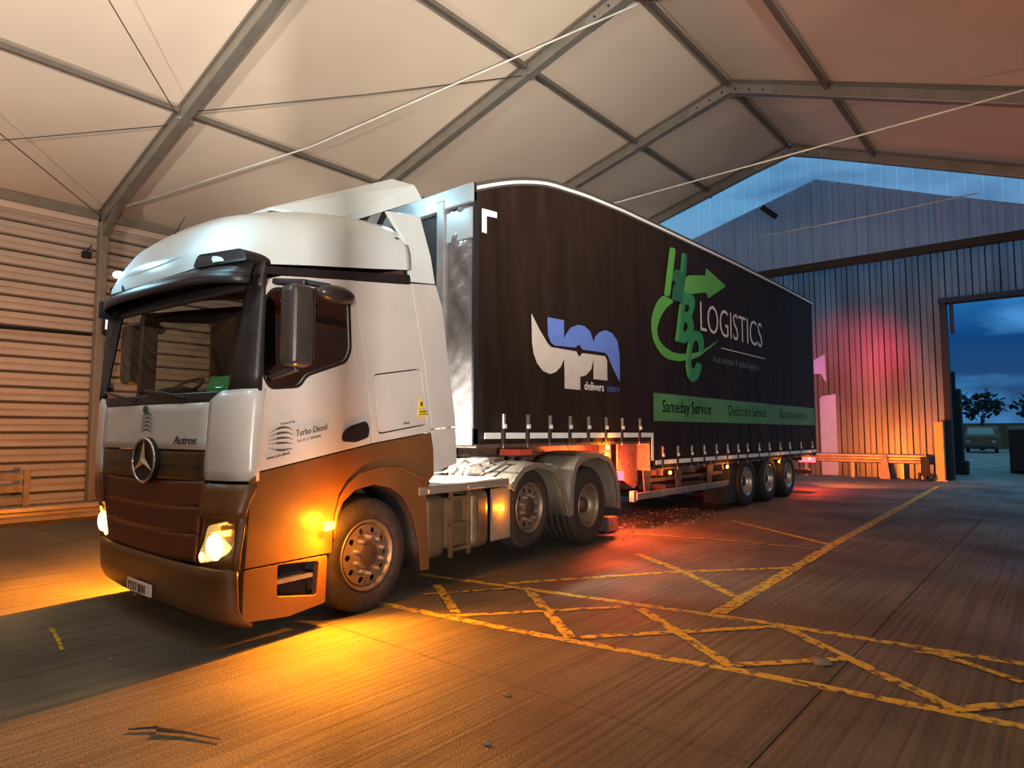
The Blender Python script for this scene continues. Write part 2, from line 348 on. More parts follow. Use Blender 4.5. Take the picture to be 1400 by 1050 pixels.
# ================================================================== FLOOR
floor = struct(bx('floor', -22, 9, -9, 80, -0.30, -0.12, M['groove']), 'concrete hall floor of cast slabs')
xs_ = [-22, -15.3, -10.6, -5.9, -1.15, 3.6, 9]; ys_ = [-9, -3, 3.05, 11.2, 18.9, 26, 80]
for i in range(6):
    for j in range(6):
        bx('concrete_slab', xs_[i] + .004, xs_[i + 1] - .004, ys_[j] + .004, ys_[j + 1] - .004, -0.12, 0.0, M['floor'], floor)
LZ = [.0015]
def line(pts, w0, w1=None):
    LZ[0] += .0004; zl = LZ[0]; w1 = w1 or w0; bm = bmesh.new(); P_ = [Vector((x, y, 0.0)) for x, y in pts]; out = []
    tot = sum((P_[i + 1] - P_[i]).length for i in range(len(P_) - 1)); acc = 0; prev = None
    for i in range(len(P_) - 1):
        a, b = P_[i], P_[i + 1]; d = b - a; L_ = d.length; d.normalize(); s = Vector((-d.y, d.x, 0)); n = max(2, int(L_ / 0.07))
        for k in range(n + 1):
            p = a + d * L_ * k / n; w = w0 + (w1 - w0) * (acc + L_ * k / n) / tot
            ring = [bm.verts.new(p + s * (w / 2 + random.uniform(-.008, .008)) + Vector((0, 0, zl))), bm.verts.new(p - s * (w / 2 + random.uniform(-.008, .008)) + Vector((0, 0, zl)))]
            if prev: bm.faces.new([prev[0], prev[1], ring[1], ring[0]])
            prev = ring
        acc += L_
    return obj('yellow_line', bm, M['line'], floor)
LW = 0.085
for pts, w in [([(-5.3, 4.72), (-4.17, 4.92), (-2.67, 5.18), (-1.85, 5.31), (-1.09, 5.38), (-0.29, 5.46), (0.8, 5.6)], .09),
            ([(-4.75, 3.69), (-3.28, 3.87), (-2.09, 4.05), (-1.68, 4.14), (-0.54, 4.28), (-0.22, 4.31), (1.0, 4.45)], .085),
            ([(-4.3, 5.0), (-3.29, 6.56), (-2.38, 7.62)], .08), ([(-2.75, 21.69), (-2.42, 9.37), (-2.26, 5.29)], .13),
            ([(-4.12, 7.25), (-3.2, 6.64), (-2.36, 5.96)], .10), ([(-4.39, 10.98), (-2.46, 9.49)], .10),
            ([(-4.04, 4.98), (-2.83, 4.0)], .09), ([(-3.97, 3.75), (-3.58, 4.22), (-2.98, 4.97)], .07),
            ([(-2.77, 4.05), (-1.77, 5.25)], .075), ([(-2.83, 5.03), (-1.7, 4.18)], .09), ([(-1.73, 5.28), (-0.49, 4.3)], .09),
            ([(-1.69, 4.22), (-1.18, 4.8)], .075), ([(-0.85, 5.27), (-0.59, 5.38)], .06), ([(-0.75, 5.33), (-0.25, 5.05)], .075),
            ([(-0.54, 4.3), (-0.24, 4.66), (.1, 5.1)], .075), ([(-4.79, 4.5), (-3.91, 3.9)], .08), ([(-4.6, 4.15), (-4.1, 4.9)], .05), ([(-5.99, 1.6), (-5.33, 1.5)], .03),
            ([(-4.9, 8.6), (-3.9, 8.9), (-2.5, 9.0)], .04)]:
    line(pts, w)

# ================================================================== TENT
EL = (-15.6, 6.0); RX, RZ = -5.07, 8.79; ER = (4.4, 5.1)
def roofz(x): return RZ + (EL[1] - RZ) * (RX - x) / (RX - EL[0]) if x < RX else RZ + (ER[1] - RZ) * (x - RX) / (ER[0] - RX)
FY = [-8.0, -3.8, 0.45, 4.7, 9.1, 13.2, 17.2]
ceiling = struct(empty('ceiling'), 'white fabric tent roof stretched between portal frames')
PX = [-15.6, -11.6, -7.3, -5.07, -3.15, 0.6, 4.4]
for i in range(len(FY) - 1):
    for a, b in ((EL[0], RX), (RX, ER[0])):
        def P_(u, v, i=i, a=a, b=b):
            x = a + (b - a) * u; y = FY[i] + (FY[i + 1] - FY[i]) * v
            return (x, y, roofz(x) + 0.22 + 0.02 * math.sin(math.pi * v) * math.sin(math.pi * u) + 0.008 * math.sin(v * 37 + u * 9) * (1 - math.sin(math.pi * v)) ** 2)
        grid('roof_panel', P_, 16, 14, M['pvc'], ceiling, smooth=True)
for i, y in enumerate(FY):
    t = struct(empty('trim_%d' % (i + 1)), 'aluminium portal frame of the tent')
    big, dep = 0.16, 0.24
    for (x0, z0, x1, z1) in ((EL[0] + .1, EL[1], RX, RZ), (ER[0] - .1, ER[1], RX, RZ)):
        br('rafter', (x0, y, z0 + .06), (x1, y, z1 + .06), big, dep, M['beam'], t, bevel=.012)
        d = Vector((x1 - x0, 0, z1 - z0)).normalized(); nn = Vector((-d.z, 0, d.x)); nn = nn if nn.z > 0 else -nn
        for s in (-1, 1):   # rail lips that hold the fabric
            br('fabric_rail', Vector((x0, y + s * .09, z0 + .06)) + nn * .11, Vector((x1, y + s * .09, z1 + .06)) + nn * .11, .04, .05, M['purlin'], t)
    for x, z in (EL, ER):
        s = 1 if x < 0 else -1
        br('column', (x + s * .16, y, 0), (x + s * .16, y, z + .05), .16, .22, M['beam'], t, up=(1, 0, 0), bevel=.012)
        br('knee_brace', (x + s * .16, y, z - .35), (x + s * 1.0, y, z + .17), .10, .10, M['beam'], t)
        bx('base_plate', x + s * .16 - .16, x + s * .16 + .16, y - .17, y + .17, .0, .02, M['steel'], t)
    # ridge splice plates with bolts
    for s in (-1, 1):
        for fs in (-1, 1):
            sl = (RZ - EL[1]) / (RX - EL[0]) if s < 0 else (RZ - ER[1]) / (ER[0] - RX)
            q = [(0, .05), (.9, .05 - .9 * sl + .0), (.9, -.14 - .9 * sl + .03), (0, -.14)]
            pl = plate('splice_plate', [(RX + s * a, RZ + b + .05) for a, b in q], [], lambda a, b, dd, fs=fs, y=y: (a, y + fs * (.085 + dd), b), .008, M['steel'], t)
            for k in range(3):
                bmn = bmesh.new(); bx_, bz_ = RX + s * (.15 + .28 * k), RZ + .01 - (.15 + .28 * k) * sl
                tube(bmn, [(bx_, y + fs * .09, bz_), (bx_, y + fs * .115, bz_)], .018, 6); obj('bolt', bmn, M['dark'], pl)
    for s, xx in ((1, -11.6), (1, -7.3)):
        bmn = bmesh.new(); tube(bmn, [(xx, y - .12, roofz(xx) - .03), (xx, y + .12, roofz(xx) - .03)], .05, 8); obj('purlin_socket', bmn, M['steel'], t)
pur = struct(empty('trim_8'), 'steel purlins running between the frames')
for x in PX:
    for i in range(len(FY) - 1):
        z = roofz(x) + (.10 if abs(x) > 0 else 0); xo = x + (.16 if x == EL[0] else (-.16 if x == ER[0] else 0))
        if x in (EL[0], ER[0]):
            br('eave_beam', (xo, FY[i] + .1, z), (xo, FY[i + 1] - .1, z), .10, .16, M['beam'], pur); br('eave_board', (x, FY[i], z + .02), (x, FY[i + 1], z + .02), .10, .42, M['pvc'], pur)
        else:
            br('purlin', (xo, FY[i] + .09, z), (xo, FY[i + 1] - .09, z), .075, .085, M['purlin'], pur)
# bracing cables and ropes
def rz_(x): return roofz(x) - .02
cb = [((-15.3, 4.6), (-11.7, .55), 'thin steel bracing cable from eave of first visible frame towards upper left'),
      ((-11.9, 4.55), (-15.1, .75), 'pair cable running level from second roof joint to left edge'),
      ((-11.6, 4.6), (-7.3, .55), 'steep thin bracing cable rising from roof joint at upper left'),
      ((-15.1, 9.0), (-11.7, 13.1), 'bracing cable behind the cab roof'),
      ((-11.3, 4.8), (-7.4, 9.0), 'faint bracing cable right of the big left rafter')]
for (a, b, lab) in cb:
    tag(tb('bracing_cable', [(a[0], a[1], rz_(a[0])), ((a[0] + b[0]) / 2, (a[1] + b[1]) / 2, (rz_(a[0]) + rz_(b[0])) / 2 - .03), (b[0], b[1], rz_(b[0]))], .009, M['cable'], n=6), lab, 'cable', 'steel bracing cables of the tent roof')
def rope(pts, r, lab, m='ropew'):
    return tag(tb('rope', pts, r, M[m], n=6), lab, 'rope', 'pale ropes strung under the tent roof')
rope([(-14.64, 4.85, 6.2), (-10.9, 6.8, 7.05), (-5.07, 9.2, 8.62)], .016, 'long pale rope from the left eave knee up to the second ridge joint')
rope([(-12.3, 12.42, 6.64), (-6.97, 11.84, 6.44), (-.18, 11.1, 6.2), (1.3, 10.9, 6.14)], .014, 'pale rope crossing under the roof in front of the lit gable')
rope([(-5.9, 17.05, 6.66), (-3.1, 17.05, 6.66), (-1.17, 17.05, 6.70)], .014, 'thin pale wire strung across the translucent gable sheets')
# left wall: horizontal planks with recessed joints
wl = struct(bx('wall_left', -15.86, -15.74, -8, 17.2, 0, 6.05, M['groove']), 'pale horizontal plank cladding of the left wall')
ph = 0.30
for i in range(len(FY) - 1):
    for k in range(20):
        z0 = k * ph; bm = bmesh.new(); y0, y1 = FY[i] + .005, FY[i + 1] - .005
        pr = [(-15.74, z0 + .02), (-15.66, z0 + .035), (-15.665, z0 + .12), (-15.70, z0 + .135), (-15.70, z0 + .155), (-15.665, z0 + .17), (-15.66, z0 + .27), (-15.74, z0 + .285)]
        a = [bm.verts.new((x, y0, z)) for x, z in pr]; b = [bm.verts.new((x, y1, z)) for x, z in pr]
        for q in range(len(pr)): bm.faces.new([a[q], a[(q + 1) % 8], b[(q + 1) % 8], b[q]])
        bm.faces.new(a); bm.faces.new(b[::-1]); obj('wall_plank', bm, M['clad'], wl)
struct(bx('baseboard_left', -15.74, -15.62, -8, 17.2, 0, .10, M['wood']), 'dark board along the foot of the left wall')
# right wall (outside the picture) keeps the hall closed
wr = struct(bx('wall_right', 4.55, 4.65, -8, 17.2, 0, 5.1, M['clad']), 'plank wall on the right side of the hall')
struct(bx('wall_front', EL[0], ER[0], -8.2, -8.1, 0, 8.8, M['clad']), 'closed near end of the hall behind the photographer')
# gable at the far end: translucent ribbed sheets
gb = struct(empty('wall_gable'), 'translucent ribbed sheeting closing the far gable')
GY = 17.36; GZ = 5.73; x = EL[0]
while x < ER[0] - .05:
    x1 = min(x + .33, ER[0]); bm = bmesh.new()
    prof = [(x + .004, 0), (x + .03, 0), (x + .045, -.035), (x + .075, -.035), (x + .09, 0), (x1 - .0, 0)]
    lo = [bm.verts.new((a, GY + d, GZ)) for a, d in prof]; hi = [bm.verts.new((a, GY + d, max(GZ + .02, roofz(a) + .15))) for a, d in prof]
    for q in range(5): bm.faces.new([lo[q], lo[q + 1], hi[q + 1], hi[q]])
    obj('gable_sheet', bm, M['gable'], gb); x = x1
bx('gable_header', EL[0], ER[0], GY - .12, GY + .06, GZ - .12, GZ + .06, M['dark'], gb)
# upper girt of the gable
# back wall of the neighbouring building
bwz = lambda x: 10.76 - .27 * abs(x + 6.46) if x < -6.46 else 10.76 - .40 * (x + 6.46)
BY = 24.8; DX0, DX1, DZ = -2.72, 2.2, 5.66
wb = struct(bx('wall_back', -16, DX0 - .05, BY + .10, BY + .25, 0, 7.0, M['dark']), 'dark ribbed metal sheet wall behind the trailer')
x = -16.0; k = 0
while x < 6.0:
    x1 = x + .36; zb = DZ + .12 if (x + .1 > DX0 and x < DX1) else 0.0; zt = max(6.0, (bwz(x) + bwz(x1)) / 2)
    bm = bmesh.new(); prof = [(x + .008, .05), (x + .02, -.0), (x + .17, -.0), (x + .185, .03), (x + .20, .03), (x + .215, 0), (x1 - .02, 0), (x1 - .008, .05)]
    ztl = lambda a: max(6.0, bwz(a))
    lo = [bm.verts.new((a, BY + d, zb)) for a, d in prof]; hi = [bm.verts.new((a, BY + d, ztl(a))) for a, d in prof]
    for q in range(7): bm.faces.new([lo[q], lo[q + 1], hi[q + 1], hi[q]])
    o = obj('wall_sheet', bm, M['backclad'], wb)
    x = x1; k += 1
bm = bmesh.new(); vsx = [(-16, 6.9), (-16, ztl(-16)), (-6.46, 10.70), (6, ztl(6)), (6, 5.8), (-2.7, 5.8), (-2.7, 6.9)]
plate('wall_core', vsx, [], lambda a, b, d: (a, BY + .10 + d, b), .1, M['dark'], wb)
ps = plate('pale_sheet', [(-6.58, .02), (-6.05, .02), (-6.05, 2.86), (-6.5, 2.80), (-6.58, 2.70)], [], lambda a, b, d: (a, BY - .02 - d, b), .015, M['pale'], wb)  # pale lavender patches set just in front of the ribbed wall
ps['label'] = 'pale lavender strip sheet low on the wall'
plate('pale_sheet', [(-6.85, 4.05), (-6.36, 4.3), (-6.34, 3.3), (-6.42, 3.4), (-6.5, 3.6), (-6.85, 3.62)], [], lambda a, b, d: (a, BY - .02 - d, b), .015, M['pale'], wb)
dr = struct(empty('door_1', (DX0, BY, 0)), 'open doorway to the dusk yard with black frame')
bx('door_jamb', -.12, .04, -.14, .3, 0, DZ + .12, M['dark'], dr)
bx('door_jamb', DX1 - DX0 - .1, DX1 - DX0 + .15, -.14, .3, 0, DZ + .12, M['dark'], dr)
bx('door_header', -.16, DX1 - DX0 + .15, -.16, .3, DZ, DZ + .16, M['dark'], dr)
bx('door_track_bracket', .12, .22, -.1, .1, DZ - 1.0, DZ, M['dark'], dr)

# ================================================================== crash rails, posts, wall items
def wbeam(bm, a, b, z, h=.30, dep=.07, side=1):
    a, b = Vector((a[0], a[1], 0)), Vector((b[0], b[1], 0)); d = (b - a).normalized(); s = Vector((d.y, -d.x, 0)) * side
    pr = [(0, 0), (.3, .12), (.6, .0), (1, .10), (1, .28), (.15, .42), (.15, .58), (1, .72), (1, .90), (.6, 1.0), (.3, .88), (0, 1)]
    pr = [(0, 0), (.9, .08), (1, .3), (.1, .42), (.1, .58), (1, .7), (.9, .92), (0, 1.0), (-.15, 1.0), (-.15, 0)]
    A = [bm.verts.new(a + s * u * dep + Vector((0, 0, z + v * h))) for u, v in pr]; B = [bm.verts.new(b + s * u * dep + Vector((0, 0, z + v * h))) for u, v in pr]
    n = len(pr)
    for q in range(n): bm.faces.new([A[q], A[(q + 1) % n], B[(q + 1) % n], B[q]])
    bm.faces.new(A); bm.faces.new(B[::-1])
rl = empty('crash_rail', (-13.0, 0, 0), 0, 'low W-shaped steel crash rail along the floor by the left plank wall', 'rail')
for y0, y1 in ((-1.5, 2.55), (2.55, 6.6), (6.6, 10.6)):
    bm = bmesh.new(); wbeam(bm, (0, y0), (0, y1), .03, .27, .08); obj('rail_beam', bm, M['rail'], rl)
    bx('rail_post', -.16, -.02, y0 + .5, y0 + .64, 0, .28, M['rail'], rl)
bx('kerb', -.3, .02, -1.5, 10.6, 0, .03, M['stone'], rl)
rl = empty('crash_rail', (-3.3, 24.35, 0), 0, 'amber-lit W-shaped crash rail at the foot of the back wall', 'rail')
for x0, x1 in ((-4.0, -1.2), (-1.2, -.05)):
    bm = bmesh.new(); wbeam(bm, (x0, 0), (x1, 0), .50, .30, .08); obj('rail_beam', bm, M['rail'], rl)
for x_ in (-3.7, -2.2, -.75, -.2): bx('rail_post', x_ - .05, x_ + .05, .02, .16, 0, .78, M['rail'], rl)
plate('leaning_plank', [(-1.35, 0), (-1.05, 0), (-1.15, .8), (-1.3, .8)], [], lambda a, b, d: (a, -.12 - .04 + d * .0 + .05 * b - d, b), .03, M['wood'], rl)
bp_ = empty('bollard', (-2.98, 24.3, 0), 0, 'square yellow bollard glowing amber beside the doorway', 'bollard')
bx('post', -.12, .12, -.12, .12, .02, 1.8, M['post'], bp_, bevel=.015); bx('cap', -.125, .125, -.125, .125, 1.8, 1.83, M['post'], bp_, bevel=.01)
bx('foot_plate', -.18, .18, -.18, .18, 0, .02, M['steel'], bp_)
cl = empty('sack_trolley', (-3.35, 24.0, 0), 0, 'small dark trolley with wheels at the end of the back crash rail', 'trolley')
bx('frame', -.12, .12, -.05, .0, .15, .75, M['dark'], cl, bevel=.01); bx('toe_plate', -.14, .14, -.25, 0, .02, .04, M['dark'], cl)
for s in (-1, 1):
    bm = bmesh.new(); lathe_x(bm, [(-.03, .06), (-.03, .12), (.03, .12), (.03, .06)], (s * .16, 0, .125), 16); obj('wheel', bm, M['rubber'], cl)
rk = empty('timber_rack', (-14.55, 3.0, 0), 0, 'low timber slat rack standing against the left wall at picture edge', 'rack')
for z in (.2, .42, .64): bx('slat', -.03, .03, -1.1, .33, z, z + .13, M['wood'], rk, bevel=.008)
for y in (-1.05, .33): bx('upright', -.06, .06, y, y + .10, 0, .82, M['wood'], rk, bevel=.008)
# flood lamp fixture on the left column, conduit, small sensor
fl = empty('flood_lamp', (-15.28, 4.72, 3.62), 0, 'small square black flood lamp on the left column', 'lamp')
bx('housing', 0, .10, -.02, .28, .0, .30, M['black'], fl, bevel=.01); bx('lens', .10, .108, .02, .24, .04, .26, M['l_flood'], fl)
bx('bracket', -.03, .0, .0, .22, -.06, .0, M['black'], fl)
cn = tag(tb('conduit', [(-15.6, -2, 3.36), (-15.6, 1.0, 3.5), (-15.55, 4.6, 3.56)], .028, M['dark']), 'dark cable conduit running along the left plank wall', 'conduit')
sn = empty('junction_box', (-15.5, 4.45, 5.15), 0, 'small dark box high on the left plank wall beside the column', 'box')
bx('housing', 0, .12, -.12, .04, 0, .14, M['dark'], sn, bevel=.01); tb('cable', [(.06, -.04, .14), (.04, .05, .3)], .012, M['dark'], sn)
gl = empty('flood_lamp', (-5.62, 17.12, 7.3), 0, 'dark unlit lamp tilted on the translucent gable near its peak', 'lamp')
br('housing', (-.19, 0, .17), (.17, 0, -.17), .14, .13, M['dark'], gl, up=(0, 1, 0), bevel=.02); tb('arm', [(0, 0, 0), (0, .19, .05)], .02, M['dark'], gl)
# housings and stands of the added fill lamps, out of view
for i, (loc, tgt, p, sz) in enumerate(FILL_LAMPS):
    f = empty('flood_lamp', loc, 0, ['tripod flood lamp behind the photographer, aimed up at the roof', 'tripod flood lamp by the left wall ahead of the cab', 'narrow-beam tripod flood lamp by the right wall opposite the cab', 'small tripod flood lamp beside the right wall behind the display board'][i], 'lamp', 'tripod flood lamps behind and beside the photographer')
    d = (Vector(tgt) - Vector(loc)).normalized(); bm = bmesh.new(); bar(bm, -d * .16, -d * .05, .62, .55); obj('housing', bm, M['black'], f)
    for a in range(3):
        c_a, s_a = math.cos(a * 2.1 + .4), math.sin(a * 2.1 + .4); tb('stand_leg', [(-d.x * .15, -d.y * .15, -.45), (c_a * .55, s_a * .55, -loc[2] + .02)], .015, M['black'], f)
    tb('stand_pole', [tuple(-d * .12), (-d.x * .15, -d.y * .15, -.5)], .022, M['black'], f)

bd = empty('notice_board', (1.76, -1.34, 0), math.atan2(.8297, .5582), 'tall blank plywood notice board on posts behind the photographer', 'board')  # added unseen board that cuts the last fill lamp's beam on the roof
bx('panel', 0, 3.0, -.02, .02, 2.10, 4.9, M['wood'], bd)
for x_ in (.12, 2.8): bx('post', x_, x_ + .08, -.10, -.02, 0, 4.9, M['wood'], bd)

# ================================================================== TRACTOR UNIT
A_ = R(6.03)
TR = empty('tractor_unit', (-5.7134, 3.3039, 0), A_, 'white and dark lorry tractor unit with amber indicators lit, coupled to black trailer', 'lorry')
def tx(z): return 1.25 - (0.035 * max(0, z - 1.5))
def SIDE(off=0.0, sgn=1): return lambda a, b, d: (sgn * (tx(b) + off - d), a + (.34 * max(0, min(1, (-.3 - a) / .8)) if sgn < 0 else 0), b)
WIN = rnd([(-1.04, 2.47), (-.97, 2.555), (-0.34, 2.66), (-0.255, 2.60), (-0.24, 2.19), (-0.29, 2.09), (-0.68, 1.95), (-0.74, 1.86), (-0.99, 1.83), (-1.05, 1.92)], .05)
DOOR = [(-1.085, 1.225), (-1.065, 1.8), (-1.035, 2.56), (-.99, 2.64), (-.90, 2.675), (-.19, 2.78), (-.13, 2.35), (-.075, 2.04), (-.04, 1.75), (-.005, 1.41)]
yc_t = [(.15, -1.13), (.3, -1.20), (.6, -1.22), (1.1, -1.235), (1.14, -1.235), (1.4, -1.235), (1.74, -1.22), (2.6, -1.03), (2.8, -1.0)]
dy_t = [(0, 0), (.4, .004), (.85, .03), (1.05, .065), (1.15, .10), (1.21, .15), (1.25, .21)]
def fy(x, z):
    return interp(yc_t, z) + interp(dy_t, abs(x)) * interp([(1.0, .75), (1.1, 1), (1.8, 1), (2.6, .1)], z) - interp([(.6, .11), (1.15, .035), (1.8, .03), (2.6, .03)], z) * x
def FR(off=0.0): return lambda a, b, d: (a, fy(a, b) - off + d, b)
def fgrid(name, x0, x1, zf0, zf1, m, off=0.0, th=.03, nu=16, nv=6, par=None):
    def P_(u, v):
        x = x0 + (x1 - x0) * u; za = zf0(x) if callable(zf0) else zf0; zb = zf1(x) if callable(zf1) else zf1; z = za + (zb - za) * v
        return (x, fy(x, z) - off, z)
    return grid(name, P_, nu, nv, m, par or TR, thick=th)
# side body panels
plate('door_panel', DOOR, [WIN], SIDE(), .05, M['white'], TR, bevel=.006)
plate('window_seal', rnd([(-1.055, 2.48), (-.98, 2.575), (-0.33, 2.68), (-0.235, 2.62), (-0.22, 2.18), (-0.275, 2.07), (-0.67, 1.93), (-0.73, 1.84), (-1.0, 1.81), (-1.065, 1.91)], .05), [WIN], SIDE(.004), .01, M['black'], TR)
plate('side_window', WIN, [], SIDE(-.015), .006, M['glass_side'], TR)
HATCH = rnd([(0.02, 2.0), (0.625, 2.10), (0.70, 1.575), (0.07, 1.485)], .05)
HIN = rnd([(0.03, 1.992), (0.616, 2.088), (0.69, 1.584), (0.08, 1.497)], .05)
plate('rear_side_panel', [(-.18, 2.78), (.50, 2.875), (.655, 2.2), (.70, 1.9), (.755, 1.51), (.01, 1.412), (-.03, 1.75), (-.065, 2.04), (-.12, 2.35)], [HATCH], SIDE(), .05, M['white'], TR, bevel=.005)
hl = plate('locker_lid', HIN, [], SIDE(-.002), .04, M['white'], TR, bevel=.004)
plate('warning_triangle', [(.57, 1.725), (.675, 1.735), (.615, 1.83)], [], SIDE(.004), .006, M['yellow'], hl)
plate('warning_symbol', rnd([(.605, 1.745), (.64, 1.75), (.632, 1.79), (.61, 1.79)], .01), [], SIDE(.006), .003, M['p_black'], hl)
plate('warning_label', [(.575, 1.71), (.685, 1.72), (.69, 1.655), (.58, 1.645)], [], SIDE(.004), .006, M['yellow'], hl)
text('label_text', 'WARNING', .022, (tx(1.68) + .006, .585, 1.685), (0, 1, .08), (0, 0, 1), M['p_black'], hl)
text('label_text', 'HIGH VOLTAGE', .016, (tx(1.68) + .006, .585, 1.663), (0, 1, .08), (0, 0, 1), M['p_black'], hl)
text('label_text', 'Diesel', .03, (tx(1.55) + .003, .38, 1.575), (0, 1, .1), (0, 0, 1), M['p_black'], hl)
dh = plate('door_handle', rnd([(-.33, 1.43), (-.32, 1.50), (-.26, 1.55), (-.07, 1.60), (-.035, 1.54), (-.045, 1.46), (-.19, 1.42)], .03), [], SIDE(.012), .02, M['black'], TR, bevel=.005)
# vinyl graphics on the door
for i in range(5):
    pts = []; n = 26
    for k in range(n + 1):
        u = k / n; a = -1.005 + .205 * u; b = 1.495 - .026 * i + (.045 - .012 * i) * math.sin(u * math.pi * .75) - .045 * max(0, u - .85) - .015 * (i == 4) * math.sin(u * 3.1)
        pts.append((a, b, .003 + .006 * math.sin(math.pi * min(1, u * 1.1))))
    bm = bmesh.new(); prev = None
    for k, (a, b, w) in enumerate(pts):
        r_ = [bm.verts.new((tx(b) + .003, a, b + w)), bm.verts.new((tx(b) + .003, a, b - w))]
        if prev and (k % 2 or k > 9): bm.faces.new([prev[0], prev[1], r_[1], r_[0]])
        prev = r_
    obj('swoosh_line', bm, M['p_black'], TR)
sl = (0, 1, .19)
text('door_lettering', 'Turbo Diesel', .072, (1.256, -.775, 1.47), sl, (0, 0, 1), M['p_black'], TR, xs=.78)
text('door_small_lettering', 'Tel: 0113 2000000', .03, (1.256, -.765, 1.425), sl, (0, 0, 1), M['p_dim'], TR)
text('door_small_lettering', 'Powered by', .026, (1.256, -.91, 1.555), sl, (0, 0, 1), M['p_dim'], TR)
text('door_small_lettering', 'www.turbodiesel', .036, (1.256, -1.02, 1.305), sl, (0, 0, 1), M['p_black'], TR, xs=.8)
# dark strip over the door and high roof
strip = [(-1.05, 2.66), (-1.03, 2.72), (-.55, 2.80), (0, 2.885), (.49, 2.965), (.505, 2.885), (0, 2.81), (-.55, 2.725), (-.9, 2.685)]
plate('roof_trim_strip', strip, [], SIDE(.006), .05, M['black'], TR, bevel=.004)
ztop = [(-1.16, 2.82), (-1.10, 2.95), (-1.02, 3.08), (-.88, 3.20), (-.66, 3.30), (-.40, 3.39), (-.13, 3.45), (.2, 3.50), (.42, 3.51), (.50, 3.49)]
hwid = [(-1.16, .92), (-1.10, 1.06), (-1.02, 1.13), (-.88, 1.18), (-.6, 1.21), (.5, 1.21)]
bm = bmesh.new(); rings = []; n = 40
for y in [-1.16, -1.13, -1.10, -1.06, -1.02, -.95, -.88, -.77, -.66, -.53, -.40, -.27, -.13, .03, .2, .31, .42, .50]:
    zb = 2.72 + .185 * (y + 1.04) + .008 + (.04 if y < -1.0 else 0); zt = interp(ztop, y); w = interp(hwid, y); ring = []
    for k in range(n + 1):
        t_ = math.pi * k / n; c_, s_ = math.cos(t_), math.sin(t_)
        xx = w * math.copysign(abs(c_) ** .42, c_); zz = zb + (zt - zb) * abs(s_) ** .75
        yb = y - .10 * (1 - (abs(xx) / 1.21) ** 2) * (1 if y < -.9 else max(0, (-.2 - y) / .7))
        yb += -.06 * xx * max(0, min(1, (-y) / 1.0)); ring.append(bm.verts.new((xx, yb, zz + .04 * (1 - (xx / 1.21) ** 2) * abs(s_))))
    rings.append(ring)
for a, b in zip(rings, rings[1:]):
    for k in range(n): bm.faces.new([a[k], a[k + 1], b[k + 1], b[k]])
bm.faces.new(rings[0]); bm.faces.new(rings[-1][::-1])
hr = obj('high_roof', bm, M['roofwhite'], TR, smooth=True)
# pod and cold marker lamps on the roof front
for s, xc in ((1, .91), (-1, -.86)):
    yb = -1.30 if s > 0 else -1.17
    pod = plate('lamp_pod', rnd([(xc - .22, 2.72), (xc - .16, 2.81), (xc + .24 if s > 0 else xc + .17, 2.83), (xc + .28 if s > 0 else xc + .24, 2.74)], .04), [], lambda a, b, d, yb=yb: (a, yb + d + .45 * max(0, abs(a) - .9), b), .20, M['black'], TR, bevel=.02)
    bm = bmesh.new(); bmesh.ops.create_uvsphere(bm, u_segments=16, v_segments=10, radius=1, matrix=Matrix.Translation((xc - .02 * s, yb + (.10 if s > 0 else .04), 2.975 if s > 0 else 2.92)) @ Matrix.Diagonal((.055, .04, .032, 1)))
    obj('marker_lamp', bm, M['l_cold'], pod, smooth=True)
    point('marker_light', (xc + .03 * s, yb - .30, 3.12), 20, COLD, .04, TR)
tb('aerial', [(-.10, -1.07, 3.10), (-.05, -.97, 3.35)], [.006, .003], M['black'], TR); bm = bmesh.new(); tube(bm, [(-.10, -1.10, 3.02), (-.10, -1.07, 3.12)], [.05, .012], 10); obj('aerial_base', bm, M['black'], TR)
# front panels
fgrid('bonnet_panel', -.85, .845, 1.375, lambda x: 1.72 + .0 * x, M['white'], .0, .03, par=TR)
fgrid('upper_grille_panel', -.84, .835, 1.15, 1.365, M['uppergrille'], -.01, .03)
fgrid('upper_grille_bar', -.80, .80, 1.255, 1.262, M['black'], .008, .012)
for s in (1, -1):
    def P_(u, v, s=s):
        ax = .86 + .39 * u; z = 1.16 + (interp([(0, 1.73), (.25, 1.80), (1, 1.815)], u) - 1.16) * v
        x = ax * s; return (x - .0, fy(x, z) - .002, z)
    grid('corner_panel', P_, 10, 8, M['white'], TR, thick=.03)
    # air guide at the cab corner
    plate('corner_air_guide', rnd([(-1.07, 1.20), (-1.07, 1.80), (-1.045, 1.80), (-1.09, 1.20)], .004), [], SIDE(.0, s), .04, M['white'], TR)
    # A pillars and windscreen surround
    def Q_(u, v, s=s):
        z = 1.80 + .86 * v; x = s * (1.02 + (tx(z) - 1.02) * u); return (x, fy(x, z) + .0 if u < 1 else -1.06 + .03 * v, z)
    grid('windscreen_pillar', Q_, 6, 6, M['black'], TR, thick=.03)
fgrid('windscreen_sill', -1.02, 1.02, 1.725, 1.80, M['black'], -.005, .02)
fgrid('windscreen_header', -1.20, 1.20, 2.56, 2.76, M['black'], .0, .03)
fgrid('windscreen', -1.03, 1.03, 1.78, 2.60, M['glass'], -.02, .006)
bm = bmesh.new(); box(bm, -1.31, -1.25, -1.0, -.86, 1.20, 1.74); obj('far_air_guide', bm, M['black'], TR, bevel=.02)
# wipers
for a, b in (((-.2, 1.76), (-.95, 1.86)), ((.55, 1.76), (-.1, 1.84))):
    tb('wiper', [(a[0], fy(*a) - .03, a[1]), ((a[0] + b[0]) / 2, fy(0, 1.8) - .035, (a[1] + b[1]) / 2 + .01), (b[0], fy(*b) - .02, b[1])], .012, M['black'], TR)
